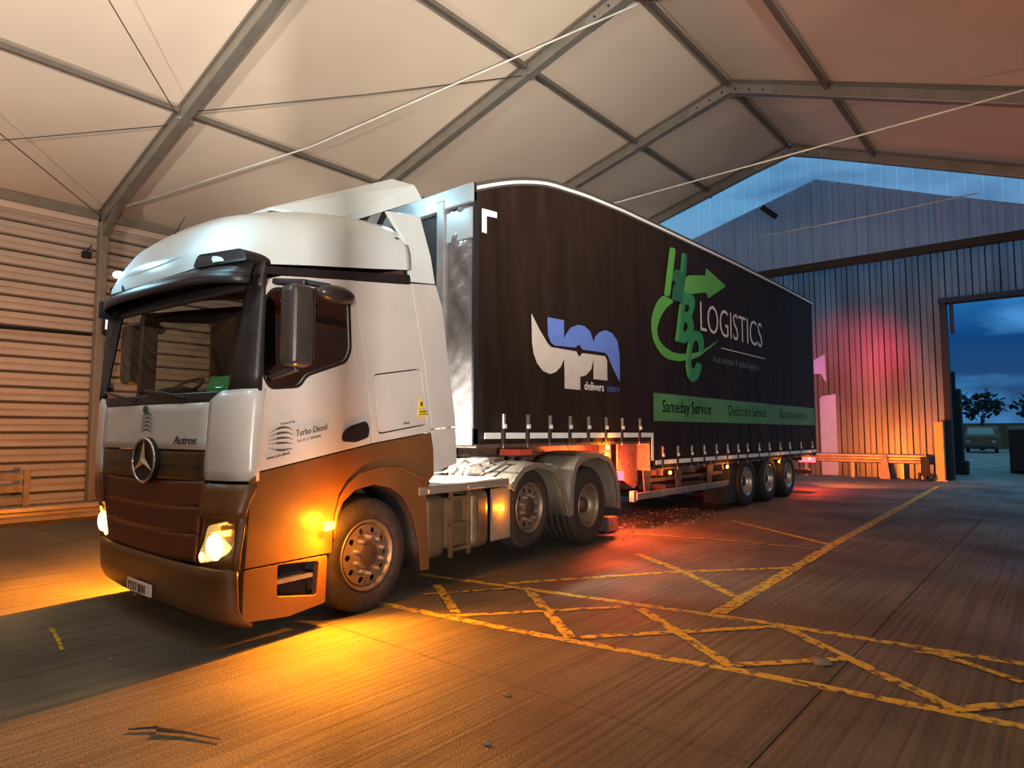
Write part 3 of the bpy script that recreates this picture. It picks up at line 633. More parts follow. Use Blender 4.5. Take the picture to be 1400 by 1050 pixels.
# sun visor
def V_(u, v):
    x = -1.16 + 2.32 * u; b = interp(dy_t, abs(x)); y0 = -1.07 + b * .6; return (x, y0 - (.05 + .22 * (1 - (abs(x) / 1.165) ** 5)) * v - .06 * x, 2.79 - .15 * v ** 1.6 - .02 * (1 - v))
vz = grid('sun_visor', V_, 24, 6, M['black'], TR, thick=.02)
V2 = lambda u, v: (-1.16 + 2.32 * u, V_(u, 1)[1] + .0, V_(u, 1)[2] + .02 - .08 * v)
grid('visor_lip', V2, 24, 2, M['black'], TR, thick=.015)
for s in (-1,): plate('visor_bracket', [(-1.28 - .03 * s, 2.54), (-.95, 2.72), (-.93, 2.78), (-1.38, 2.70), (-1.38, 2.55)], [], lambda a, b, d, s=s: (s * (1.12 - d), a + .22, b), .03, M['black'], TR)
# lower grille: three bowed slats + bumper
fgrid('grille_backing', -.84, .84, .56, 1.14, M['grille'], -.05, .02)
for i, (z0, z1) in enumerate(((.96, 1.13), (.77, .945), (.58, .755))):
    fgrid('grille_slat', -.84, .835 + .0 * i, lambda x, z0=z0: z0 - .03 * (1 - (x / .85) ** 2) + .01, lambda x, z1=z1: z1 - .02 * (1 - (x / .85) ** 2) + .02, M['grille'], -.01, .03)
HLP = [(.925, .84), (1.12, .885), (1.225, .86), (1.22, .77), (1.155, .665), (1.02, .605), (.865, .575), (.86, .66), (.895, .71)]
for s in (1, -1):
    hp = [(a * s, b) for a, b in HLP]
    w = [(a * s, b) for a, b in [(.86, .56), (1.215, .56), (1.215, 1.135), (.85, 1.135)]]
    def FP_(u, v, s=s):
        x = s * (.85 + .40 * u); z = .90 + .235 * v; return (x, fy(x, z) - .005, z)
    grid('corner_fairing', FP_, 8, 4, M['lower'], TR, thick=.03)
    def FP3(u, v, s=s):
        x = s * (1.215 + .035 * u); z = .56 + .345 * v; return (x, fy(x, z) - .004, z)
    grid('headlamp_surround', FP3, 3, 4, M['lower'], TR, thick=.03)
    bx('headlamp_bucket', min(s * .8, s * 1.21), max(s * .8, s * 1.21), (-1.22 if s > 0 else -1.02), (-1.15 if s > 0 else -.95), .5, .95, M['lower'], TR)
    hb = plate('headlamp', rnd(hp, .03), [], FR(-.02), .02, M['l_halo'], TR)
    hcov = plate('headlamp_cover', rnd(hp, .03), [], FR(.012), .004, M['glass_lamp'], hb)
    bm = bmesh.new(); cx, cz = 1.045 * s, .705
    for k in range(1): tube(bm, [(cx, fy(cx, cz) + .015, cz), (cx, fy(cx, cz) - .006, cz)], [.095, .085], 20)
    obj('main_reflector', bm, M['l_head'], hb)
    bm = bmesh.new(); tube(bm, [(.93 * s, fy(.93 * s, .63) + .0, .63), (.93 * s, fy(.93 * s, .63) - .006, .63)], .035, 14); obj('side_reflector', bm, M['l_head'], hb)
    plate('indicator_lens', [(1.0 * s, .80), (1.17 * s, .83), (1.165 * s, .79), (1.03 * s, .775)], [], FR(.0), .01, M['l_amber'], hb)
    spot('headlamp_light', (1.02 * s, fy(1.02 * s, .7) - .08, .7), (1.5 * s, -9, .0), 14, (1.0, .72, .35), 120, .06, TR)
bumper_x = lambda u: -1.245 + 2.49 * u
def BP(u, v):
    x = bumper_x(u); z = .17 + (.56 - .17) * v; return (x, fy(x, z) - .01 + .05 * (v < .12), z)
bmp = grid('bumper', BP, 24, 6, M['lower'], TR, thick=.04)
fgrid('air_intake', -.62, .62, .40, .50, M['black'], .008, .02)
for s in (1, -1): fgrid('fog_lamp_recess', .78 * s, 1.08 * s, .36, .47, M['black'], .01, .02, nu=6, nv=2)
# number plate, star, badges
npz = (.02, .335)
pl = plate('number_plate', rnd([(npz[0] - .235, .255), (npz[0] + .235, .255), (npz[0] + .235, .345), (npz[0] - .235, .345)], .01), [], lambda a, b, d: (a, -1.262 - .11 * a + d, b), .012, M['plate'], TR)
text('plate_characters', 'YT17 JKN', .088, (npz[0] - .205, -1.2475, .268), (1, -.11, 0), (0, 0, 1), M['plate_y'], pl, xs=.96, bold=0)
SY = -1.245
def torus(bm, c, Rr, r, n=40, m_=8):
    rr = [[bm.verts.new((c[0] + (Rr + r * math.cos(b)) * math.cos(a), c[1] + r * math.sin(b), c[2] + (Rr + r * math.cos(b)) * math.sin(a))) for b in [2 * math.pi * j / m_ for j in range(m_)]] for a in [2 * math.pi * i / n for i in range(n)]]
    for i in range(n):
        for j in range(m_): bm.faces.new([rr[i][j], rr[(i + 1) % n][j], rr[(i + 1) % n][(j + 1) % m_], rr[i][(j + 1) % m_]])
sc = (.06, SY - .04, 1.285)
bm = bmesh.new(); tube(bm, [(sc[0], sc[1] + .05, sc[2]), (sc[0], sc[1] + .008, sc[2])], .18, 40); sb = obj('emblem_disc', bm, M['black'], TR)
bm = bmesh.new(); torus(bm, sc, .168, .012); obj('emblem_ring', bm, M['chrome'], sb, smooth=True)
bm = bmesh.new(); cv = bm.verts.new((sc[0], sc[1] - .03, sc[2])); vv = []
for k in range(6):
    a = math.pi / 2 + k * math.pi / 3; r_ = .165 if k % 2 == 0 else .03; vv.append(bm.verts.new((sc[0] + r_ * math.cos(a), sc[1] - .002, sc[2] + r_ * math.sin(a))))
for k in range(6): bm.faces.new([cv, vv[k], vv[(k + 1) % 6]])
bm.faces.new(vv); obj('emblem_star', bm, M['chrome'], sb)
text('bonnet_lettering', 'Actros', .085, (.44, -1.262, 1.415), (1, .03, .0), (0, 0, 1), M['p_black'], TR, xs=1.25, shear=.35, bold=.0015)
bm = bmesh.new(); tube(bm, [(.0, -1.25, 1.685), (0, -1.262, 1.685)], .03, 16); obj('bonnet_badge', bm, M['p_black'], TR)
for i in range(5):
    bm = bmesh.new(); prev = None
    for k in range(15):
        u = k / 14; a = -.09 + .19 * u; b = 1.51 + .031 * i + .018 * math.sin(u * math.pi * 1.3 - .5); w = .002 + .007 * math.sin(math.pi * u)
        r_ = [bm.verts.new((a, fy(a, b) - .018, b + w)), bm.verts.new((a, fy(a, b) - .018, b - w))]
        if prev: bm.faces.new([prev[0], prev[1], r_[1], r_[0]])
        prev = r_
    obj('swoosh_line', bm, M['p_dim'], TR)
# lower side panels with wheel arch
ARC = [(-.395, .66), (-.385, .84), (-.34, .99), (-.27, 1.08), (-.15, 1.16), (.09, 1.20), (.35, 1.19), (.60, 1.09), (.70, 1.0)]
WELL = [(-.385, .60), (-.36, .78), (-.29, .94), (-.16, 1.03), (.05, 1.06), (.24, 1.02), (.41, .92), (.53, .74), (.62, .45), (.64, .24)]
for sgn in (1, -1):
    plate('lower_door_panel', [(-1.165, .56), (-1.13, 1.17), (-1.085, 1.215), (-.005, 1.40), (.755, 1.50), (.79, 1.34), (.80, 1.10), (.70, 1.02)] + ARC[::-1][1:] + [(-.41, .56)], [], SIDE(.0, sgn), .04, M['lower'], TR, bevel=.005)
    STEP = rnd([(-.90, .555), (-.53, .52), (-.55, .26), (-.90, .32)], .03)
    st = plate('step_panel', rnd([(-1.17, .20), (-1.17, .55), (-.45, .55), (-.46, .19), (-.8, .16)], .02), [STEP], SIDE(.0, sgn), .05, M['lower'], TR, bevel=.008)
    bx('step_recess', min(sgn * 1.02, sgn * 1.06), max(sgn * 1.02, sgn * 1.06), -.92, -.5, .22, .58, M['black'], st)
    bx('step_tread', min(sgn * 1.05, sgn * 1.22), max(sgn * 1.05, sgn * 1.22), -.88, -.56, .40, .43, M['steel'], st)
    # arch lip
    bm = bmesh.new()
    for (a, b), (c_, d_) in zip(ARC, ARC[1:]): pass
    tube(bm, [(sgn * 1.262, a, b) for a, b in ARC], .014, 6); obj('arch_lip', bm, M['lower'], TR, smooth=True)
    # mudguard inside the arch
    wl_ = WELL
    bm = bmesh.new(); i_ = [bm.verts.new((sgn * .80, a, b)) for a, b in wl_]; o_2 = [bm.verts.new((sgn * 1.235, a, b)) for a, b in wl_]; o_3 = [bm.verts.new((sgn * 1.235, a + .0, b)) for a, b in wl_]
    for q in range(len(wl_) - 1): bm.faces.new([i_[q], i_[q + 1], o_2[q + 1], o_2[q]])
    ow = obj('front_mudguard', bm, M['black'], TR, smooth=True, normals=False); sm = ow.modifiers.new('s', 'SOLIDIFY'); sm.thickness = .02
    plate('mudguard_edge', WELL + [(.76, .23), (.74, .50), (.72, .80)] + ARC[::-1], [], SIDE(-.012, sgn), .03, M['lower'], TR, bevel=.006)
    # rear side air fairing
    plate('rear_air_fairing', [(.77, 1.54), (1.125, 1.565), (.95, 2.74), (.86, 2.94), (.515, 2.89), (.67, 2.2)], [], SIDE(.0, sgn), .04, M['white'], TR, bevel=.006)
    plate('rear_air_fairing', [(.80, 1.12), (1.15, 1.20), (1.125, 1.55), (.77, 1.525)], [], SIDE(-.004, sgn), .04, M['white'], TR, bevel=.006)
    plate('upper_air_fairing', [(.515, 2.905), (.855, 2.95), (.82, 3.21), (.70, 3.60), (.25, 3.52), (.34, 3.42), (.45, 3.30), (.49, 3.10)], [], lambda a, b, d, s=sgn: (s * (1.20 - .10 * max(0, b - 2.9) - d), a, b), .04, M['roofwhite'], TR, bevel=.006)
# indicator on the near wing
for s in (1, -1):
    lp = plate('side_indicator', rnd([(-.50, .735), (-.40, .745), (-.39, .80), (-.485, .815)], .015), [], SIDE(.02, s), .02, M['l_amber'], TR)
    spot('indicator_light', (s * 1.295, -.45, .79), (s * 3.2, -1.3, -.35), 540 if s > 0 else 1000, AMBER, 160, .02, TR, .5)
    point('indicator_glow_light', (s * 1.42, -.45, .80), 50, AMBER, .02, TR)
# mirrors
def mirror(s):
    rt = bmesh.new(); c0 = (s * 1.44, -.93, 2.265) if s > 0 else (-1.36, -.72, 2.265)
    box(rt, c0[0] - .09, c0[0] + .09, c0[1] - .10, c0[1] + .10, 1.97, 2.57)
    mh = obj('wing_mirror', rt, M['mirror_black'], TR, bevel=.055, seg=4)
    bx('mirror_glass', c0[0] - .07, c0[0] + .07, c0[1] + .098, c0[1] + .104, 2.02, 2.53, M['chrome'], mh)
    br('mirror_arm', (s * 1.22, -.98, 2.615), (s * 1.45, -.86, 2.60), .06, .045, M['black'], mh, bevel=.015)
    br('mirror_arm', (s * 1.22, -.98, 1.90), (s * 1.43, -.9, 1.97), .06, .045, M['black'], mh, bevel=.015)
    m2 = bmesh.new(); bmesh.ops.create_uvsphere(m2, u_segments=20, v_segments=12, radius=1, matrix=Matrix.Translation((s * 1.42, -.56, 2.565)) @ Matrix.Diagonal((.08, .18, .07, 1)))
    mk = obj('kerb_mirror', m2, M['mirror_black'], TR, smooth=True)
    br('mirror_arm', (s * 1.22, -.70, 2.665), (s * 1.42, -.62, 2.62), .05, .04, M['black'], mk, bevel=.01)
mirror(1); mirror(-1)
# far side panels, cab floor, back wall and furnishings
FWIN = rnd([(-.80, 2.60), (-.02, 2.66), (.0, 1.95), (-.80, 1.88)], .06)
plate('far_side_panel', [(-1.085, 1.215), (-1.065, 1.8), (-1.04, 2.66), (.50, 2.95), (.655, 2.2), (.755, 1.51)], [FWIN], SIDE(.0, -1), .05, M['interior'], TR)
plate('far_side_window', FWIN, [], SIDE(-.02, -1), .005, M['glass'], TR)
bx('cab_floor', -1.18, 1.18, -1.0, .70, 1.15, 1.22, M['interior'], TR)
plate('cab_back_wall', [(-1.19, 1.0), (1.19, 1.0), (1.15, 3.30), (-1.15, 3.30)], [], lambda a, b, d: (a, .72 - (b - 1.5) * .18 - d, b), .05, M['interior'], TR)
plate('headliner', [(-1.15, -1.0), (1.15, -1.0), (1.15, .45), (-1.15, .45)], [], lambda a, b, d: (a, b, 2.76 + .18 * (b + 1.0) + d), .03, M['interior'], TR)
bx('sleeper_curtain', .35, 1.12, .02, .06, 1.9, 2.75, M['curtainblue'], TR)
def DS(u, v):
    x = -1.12 + 2.24 * u; return (x, -1.10 + .42 * v, 1.74 + .08 * math.sin(v * math.pi * .6) + (.10 * math.exp(-((x + .55) / .32) ** 2) * v))
grid('dashboard', DS, 24, 6, M['interior'], TR, thick=.03)
sw = bmesh.new(); c_ = Vector((-.52, -.70, 1.88))
for i in range(28):
    pass
rr = []
for i in range(28):
    a = 2 * math.pi * i / 28; ring = []
    for j in range(8):
        b = 2 * math.pi * j / 8; rad = .22 + .016 * math.cos(b); v_ = Vector((rad * math.cos(a), .016 * math.sin(b), rad * math.sin(a))); v_.rotate(Matrix.Rotation(R(-55), 3, 'X')); ring.append(sw.verts.new(c_ + v_))
    rr.append(ring)
for i in range(28):
    for j in range(8): sw.faces.new([rr[i][j], rr[(i + 1) % 28][j], rr[(i + 1) % 28][(j + 1) % 8], rr[i][(j + 1) % 8]])
swo = obj('steering_wheel', sw, M['black'], TR, smooth=True)
tb('steering_column', [tuple(c_), (-.52, -.95, 1.72)], .04, M['black'], swo); bx('steering_boss', -.58, -.46, -.75, -.66, 1.83, 1.89, M['black'], swo, bevel=.02)
for xc in (-.55, .55):
    st = bx('driver_seat', xc - .25, xc + .25, -.25, .22, 1.5, 1.66, M['black'], TR, bevel=.05, seg=3)
    b = bx('seat_back', xc - .23, xc + .23, .15, .27, 1.66, 2.25, M['black'], st, bevel=.05, seg=3)
    bx('seat_base', xc - .18, xc + .18, -.2, .18, 1.22, 1.5, M['black'], st)
tb('hanging_lamp_cord', [(.9, -.6, 2.74), (.9, -.6, 2.6)], .004, M['black'], TR)
plate('tax_disc_holder', [(.70, 1.80), (1.0, 1.80), (1.0, 1.92), (.72, 1.92)], [], lambda a, b, d: (a, fy(a, b) + .04 + d, b), .004, M['p_green2'], TR)
# roof air deflector
bm = bmesh.new(); V = {}
for s in (1, -1):
    V['tf%d' % s] = bm.verts.new((.62 * s, -.62, 3.40)); V['tr%d' % s] = bm.verts.new((.70 * s, .74, 4.08)); V['ef%d' % s] = bm.verts.new((.90 * s, -.05, 3.43)); V['er%d' % s] = bm.verts.new((.90 * s, .86, 4.01))
    V['bf%d' % s] = bm.verts.new((.90 * s, .06, 3.42)); V['brr%d' % s] = bm.verts.new((.90 * s, .98, 3.90)); V['b2%d' % s] = bm.verts.new((.62 * s, -.60, 3.38)); V['rr%d' % s] = bm.verts.new((.70 * s, .88, 3.96))
g_ = lambda k_, s: V[k_ + str(s)]
bm.faces.new([g_('tf', 1), g_('tr', 1), g_('tr', -1), g_('tf', -1)])
for s in (1, -1):
    bm.faces.new([g_('tf', s), g_('ef', s), g_('er', s), g_('tr', s)]); bm.faces.new([g_('ef', s), g_('bf', s), g_('brr', s), g_('er', s)])
    bm.faces.new([g_('tr', s), g_('er', s), g_('brr', s), g_('rr', s)])
    bm.faces.new([g_('tf', s), g_('b2', s), g_('bf', s), g_('ef', s)])
    bm.faces.new([g_('b2', s), g_('rr', s), g_('brr', s), g_('bf', s)])
bm.faces.new([g_('tr', 1), g_('rr', 1), g_('rr', -1), g_('tr', -1)]); bm.faces.new([g_('b2', 1), g_('rr', 1), g_('rr', -1), g_('b2', -1)]); bm.faces.new([g_('tf', 1), g_('b2', 1), g_('b2', -1), g_('tf', -1)])
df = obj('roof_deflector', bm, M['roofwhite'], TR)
for s in (1, -1): br('deflector_strut', (.82 * s, .22, 3.45), (.82 * s, .33, 3.60), .05, .05, M['dark'], df); br('deflector_strut', (.8 * s, .45, 3.46), (.8 * s, .62, 3.78), .04, .04, M['dark'], df)
# chassis, deck, tanks
for s in (1, -1): bx('chassis_rail', s * .42 - .04, s * .42 + .04, -.9, 5.0, .72, .98, M['chassis'], TR)
bx('engine_block', -.38, .38, -.6, .6, .5, 1.12, M['chassis'], TR, bevel=.04)
for y in (1.0, 2.2, 3.3, 4.8): bx('cross_member', -.42, .42, y, y + .1, .78, .95, M['chassis'], TR)
bx('front_axle', -1.0, 1.0, -.06, .06, .40, .52, M['chassis'], TR)
for y, z in ((2.6, .62), (4.04, .52)): bx('axle_tube', -1.0, 1.0, y - .07, y + .07, z - .07, z + .07, M['chassis'], TR)
dk = bx('ribbed_deck', .25, 1.22, .62, 1.98, .985, 1.01, M['deck'], TR, bevel=.006)
bx('deck_edge', 1.20, 1.25, .60, 2.06, .92, 1.0, M['fender'], TR, bevel=.01)
for y in (.72, 1.32): bx('edge_step', 1.18, 1.262, y, y + .26, .93, .975, M['steel'], TR, bevel=.01)
bx('ribbed_deck', -.42, .25, .85, 2.4, 1.02, 1.04, M['deck'], TR)
for y0, y1 in ((.74, 1.06), (1.47, 1.78)):
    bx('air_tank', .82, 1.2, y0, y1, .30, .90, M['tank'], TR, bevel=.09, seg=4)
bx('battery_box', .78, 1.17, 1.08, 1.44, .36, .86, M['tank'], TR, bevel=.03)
fr = bx('step_ladder', 1.18, 1.215, 1.10, 1.13, .28, .92, M['tank'], TR); bx('ladder_side', 1.18, 1.215, 1.38, 1.41, .28, .92, M['tank'], fr)
for z in (.34, .58, .84): bx('ladder_rung', 1.17, 1.22, 1.10, 1.41, z, z + .03, M['tank'], fr)
bx('side_board', 1.17, 1.20, 1.80, 2.15, .34, .90, M['fender'], TR, bevel=.01)
bm = bmesh.new(); tube(bm, [(1.20, 1.97, .675), (1.222, 1.97, .675)], .022, 12); obj('side_marker', bm, M['l_amber'], TR); point('marker_light', (1.27, 1.97, .68), 7, AMBER, .02, TR)
# mudguards over the two rear wheels
FMs = [(2.10, .90), (2.16, 1.0), (2.34, 1.12), (2.64, 1.165), (2.97, 1.11), (3.14, 1.02), (3.32, .79), (3.44, .46)]
FRs = [(3.44, .46), (3.46, .80), (3.53, 1.06), (3.64, 1.17), (3.85, 1.235), (4.22, 1.25), (4.60, 1.16), (4.82, .94), (4.93, .62), (4.94, .41)]
def shell(name, pts, x0, x1, m):
    bm = bmesh.new(); cols = []
    for q in range(5):
        x = x0 + (x1 - x0) * q / 4; dz = .0 if q < 4 else -.02; cols.append([bm.verts.new((x, a, b + dz)) for a, b in pts])
    for q in range(4):
        for i in range(len(pts) - 1): bm.faces.new([cols[q][i], cols[q][i + 1], cols[q + 1][i + 1], cols[q + 1][i]])
    o = obj(name, bm, m, TR, smooth=True); s = o.modifiers.new('s', 'SOLIDIFY'); s.thickness = .02; return o
def offs(pts, c, f): return [(c[0] + (a - c[0]) * f, c[1] + (b - c[1]) * f) for a, b in pts]
for s in (1, -1):
    for pts, c in ((FMs, (2.72, .5)), (FRs, (4.2, .45))):
        a, b = sorted((s * .62, s * 1.25)); mg = shell('rear_mudguard', pts, s * .62, s * 1.25, M['fender'])
        plate('mudguard_edge', pts + offs(pts, c, .90)[::-1], [], lambda p, q, d, s=s: (s * (1.252 - d), p, q - .012), .02, M['fender'], mg, bevel=.004)
        if len(pts) == 8:
            for yy in (2.22, 2.98): bx('mudguard_seam', min(s * .64, s * 1.24), max(s * .64, s * 1.24), yy, yy + .015, interp(pts, yy) + .004, interp(pts, yy) + .02, M['black'], mg)
        else:
            for yy in (3.72, 4.45): bx('mudguard_seam', min(s * .64, s * 1.24), max(s * .64, s * 1.24), yy, yy + .015, interp(pts, yy) + .004, interp(pts, yy) + .02, M['black'], mg)
# fifth wheel, coils and hoses behind the cab
bx('coupling_plate', -.45, .45, 3.3, 4.4, 1.16, 1.22, M['chassis'], TR, bevel=.03); bx('coupling_stand', -.4, .4, 3.5, 4.1, .98, 1.16, M['chassis'], TR)
bx('suspension_block', .45, .75, 1.95, 2.4, 1.0, 1.2, M['deck'], TR, bevel=.03); bx('valve_block', .3, .6, 2.55, 2.9, 1.0, 1.2, M['steel'], TR, bevel=.02)
bx('tail_reflector', .62, .92, 2.75, 3.05, 1.22, 1.30, M['hose_r'], TR, bevel=.01)
for i, (xx, m_) in enumerate(((.55, 'hose_r'), (.35, 'hose_b'), (.15, 'hose_b'))):
    pts = [(xx + .045 * math.cos(k * .9), .95 + k * .0085, 1.75 + .045 * math.sin(k * .9) - .35 * math.sin(math.pi * k / 110)) for k in range(111)]
    tb('coiled_hose', pts, .011, M[m_], TR, n=5)
for k in range(7):
    x0, y0 = .35 + .1 * k, 1.3 + .12 * k; pts = [(x0, y0, 1.06 + .05 * (k % 3)), (x0 + .1, y0 + .25, 1.16 + .03 * (k % 2)), (x0 - .05, y0 + .5, 1.10), (x0 + .02, y0 + .8, 1.18)]
    tb('hydraulic_pipe', pts, .018, M['steel'], TR, n=6)
# work lamp on the back of the cab
wk = bx('work_lamp', .72, .84, .86, .94, 1.42, 1.50, M['black'], TR, bevel=.01); bx('work_lamp_lens', .73, .83, .94, .948, 1.43, 1.49, M['l_cold'], wk)
spot('work_lamp_light', (.78, 1.0, 1.50), (.9, 2.8, .95), 420, (1.0, .93, .80), 150, .04, TR)
# tail lamp of the tractor
bx('tail_lamp', .8, 1.27, 4.965, 5.02, .80, .93, M['l_red'], TR, bevel=.01); point('tail_light', (1.2, 5.2, .80), 210, (1.0, .10, .03), .03, TR)
for s in (1, -1): bx('rear_mudflap', min(s * .68, s * 1.22), max(s * .68, s * 1.22), 4.95, 4.965, .28, .72, M['rubber'], TR)

# wheels
def wheel(parent, name, c, rt, wdt, style, s=1, tread=True):
    bm = bmesh.new(); w = wdt / 2; rr_ = .285
    prof = [(-w + .03, rr_), (-w, rr_ + .05), (-w - .0, rt - .06), (-w + .02, rt - .02), (-w + .05, rt)]
    for k in range(5):
        x = -w + .05 + (wdt - .10) * (k + .5) / 5; prof += [(x - .018, rt), (x - .014, rt - .012), (x + .014, rt - .012), (x + .018, rt)]
    prof += [(w - .05, rt), (w - .02, rt - .02), (w, rt - .06), (w + .005, rt - .12), (w, rr_ + .05), (w - .02, rr_ + .01), (w - .03, rr_)]
    lathe_x(bm, prof, (0, 0, 0), 48); t = obj(name, bm, M['rubber'], parent, smooth=True); t.location = c
    if s < 0: t.rotation_euler = (0, 0, math.pi)
    bm = bmesh.new()
    if style == 'steer':
        lathe_x(bm, [(w - .03, .29), (w - .005, .295), (w - .01, .28), (w - .03, .265), (w - .07, .25)], (0, 0, 0), 40); rim = obj('rim', bm, M['rim'], t, smooth=True)
        holes = [circ(.208 * math.cos(2 * math.pi * k / 10), .208 * math.sin(2 * math.pi * k / 10), .026, 12) for k in range(10)]
        plate('wheel_disc', circ(0, 0, .252, 40), holes + [circ(0, 0, .10, 24)], lambda a, b, d: (w - .035 - d + .055 * max(0, 1 - math.hypot(a, b) / .26), a, b), .012, M['rim'], t)
        hubx, hubr, nr, nx = w + .004, .118, .150, w + .0
    elif style == 'mid':
        lathe_x(bm, [(w - .03, .29), (w - .005, .295), (w - .01, .28), (w - .05, .262), (w - .12, .25)], (0, 0, 0), 40); rim = obj('rim', bm, M['rim'], t, smooth=True)
        plate('wheel_disc', circ(0, 0, .252, 40), [circ(.2 * math.cos(2 * math.pi * k / 10), .2 * math.sin(2 * math.pi * k / 10), .03, 12) for k in range(10)], lambda a, b, d: (w - .06 - d + .04 * max(0, 1 - math.hypot(a, b) / .26), a, b), .012, M['rim'], t)
        hubx, hubr, nr, nx = w - .005, .118, .150, w - .02
    else:
        lathe_x(bm, [(w - .03, .29), (w - .005, .295), (w - .01, .278), (w - .06, .262), (w - .15, .25), (w - .19, .20), (w - .19, .10)], (0, 0, 0), 40); rim = obj('rim', bm, M['rim'] if style != 'trailer' else M['steel'], t, smooth=True)
        hubx, hubr, nr, nx = w - .06, .10, .15, w - .185
    bm = bmesh.new(); lathe_x(bm, [(w - .2, hubr + .02), (hubx - .03, hubr), (hubx - .01, hubr - .01), (hubx, hubr - .03), (hubx + .0, .001)], (0, 0, 0), 24); obj('hub', bm, M['hub'], t, smooth=True)
    for k in range(10):
        a = 2 * math.pi * (k + .5) / 10; bm = bmesh.new(); tube(bm, [(nx - .03, nr * math.cos(a), nr * math.sin(a)), (nx + .028, nr * math.cos(a), nr * math.sin(a))], [.018, .014], 6); obj('wheel_nut', bm, M['steel'], t)
    return t
for s in (1, -1):
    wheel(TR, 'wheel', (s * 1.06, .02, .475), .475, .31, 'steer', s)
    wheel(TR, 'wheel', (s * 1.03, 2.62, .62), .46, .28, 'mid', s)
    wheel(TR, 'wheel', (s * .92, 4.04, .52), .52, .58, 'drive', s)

# ================================================================== TRAILER
TL = empty('curtain_trailer', (-6.25, 5.25, 0), 0, 'long black curtain-sided box trailer with curved roof, printed logos and green band', 'trailer')
HW = 1.25   # half width, side plane at x = +1.25 local
roof_t = [(0, 4.36), (.35, 4.51), (.65, 4.62), (1.0, 4.73), (1.39, 4.82), (2.25, 4.905), (3.25, 4.955), (4.7, 4.985), (7.6, 5.03), (10.7, 5.045), (13.1, 5.03)]
LEN = 13.1
def rt_(y): return interp(roof_t, y)
STEPY = 4.08
def sideP(off=0.0): return lambda a, b, d: (HW + off - d, a - 5.25, b)
for s in (1, -1):
    def C_(u, v, s=s):
        y = .06 + (LEN - .12) * u; zb = 1.37 if y < STEPY else .93; zt = rt_(y) - .10; z = zb + (zt - zb) * v
        rip = .010 * math.sin(y * 9.0 + math.sin(y * 2.3) * 2) * (1 - v) ** 1.5 + .004 * math.sin(y * 23 + z * 2)
        return (s * (HW + rip), y, z)
    bm = bmesh.new(); nu, nv = 262, 14; g = []
    for i in range(nu + 1): g.append([bm.verts.new(C_(i / nu, j / nv)) for j in range(nv + 1)])
    for i in range(nu):
        for j in range(nv): bm.faces.new([g[i][j], g[i + 1][j], g[i + 1][j + 1], g[i][j + 1]])
    c = obj('side_curtain', bm, M['curtain'], TL, smooth=True)
    def prof(zo0, zo1): 
        ys = [LEN * k / 60 for k in range(61)]; return [(y, rt_(y) - zo0) for y in ys] + [(y, rt_(y) - zo1) for y in ys[::-1]]
    plate('roof_rail', prof(.0, .11), [], lambda a, b, d, s=s: (s * (HW + .025 - d), a, b), .06, M['web'], TL)
    plate('roof_reflective_strip', prof(.045, .085), [], lambda a, b, d, s=s: (s * (HW + .03 - d), a, b), .006, M['reflect'], TL)
def RF(u, v):
    y = LEN * v; return (HW * (2 * u - 1), y, rt_(y) + .03 * (1 - (2 * u - 1) ** 2))
grid('trailer_roof', RF, 8, 60, M['trailer_paint'], TL)
CV = TL
# curtain straps, buckles and reflective strips
ST1 = [5.72, 6.17, 6.62, 7.06, 7.50, 7.95, 8.40, 8.92]; ST2 = [9.66, 10.2, 10.74, 11.26, 11.8, 12.33, 12.87, 13.38, 14.05, 14.68, 15.4, 16.1, 16.95, 17.9]
def strap(y, zb):
    w = bx('curtain_strap', HW + .006, HW + .014, y - 5.25 - .022, y - 5.25 + .022, zb - .05, zb + .30, M['web'], TL)
    bx('buckle', HW + .012, HW + .04, y - 5.25 - .02, y - 5.25 + .02, zb + .14, zb + .30, M['steel'], w, bevel=.005)
    bx('buckle_handle', HW + .03, HW + .05, y - 5.25 - .028, y - 5.25 + .028, zb + .13, zb + .18, M['reflect'], w, bevel=.004)
    tb('strap_hook', [(HW + .01, y - 5.25, zb - .05), (HW + .015, y - 5.25, zb - .10)], .008, M['steel'], w, n=6)
for y in ST1: strap(y, 1.42)
for y in ST2: strap(y, .98)
def strips(bounds, z0, z1):
    for a, b in zip(bounds, bounds[1:]):
        plate('reflective_strip', [(a + .045, z0), (b - .045, z0), (b - .045, z1), (a + .045, z1)], [], sideP(.02), .004, M['reflect'], TL)
strips([5.35] + ST1, 1.43, 1.50); strips([9.38] + ST2 + [18.3], .99, 1.06)
plate('reflective_strip', [(8.97, 1.43), (9.29, 1.43), (9.29, 1.06), (9.36, 1.06), (9.36, 1.50), (8.97, 1.50)], [], sideP(.02), .004, M['reflect'], TL)
plate('corner_mark', [(5.34, 4.08), (5.60, 4.10), (5.60, 4.03), (5.42, 4.01), (5.42, 3.80), (5.34, 3.80)], [], sideP(.02), .004, M['reflect'], TL)
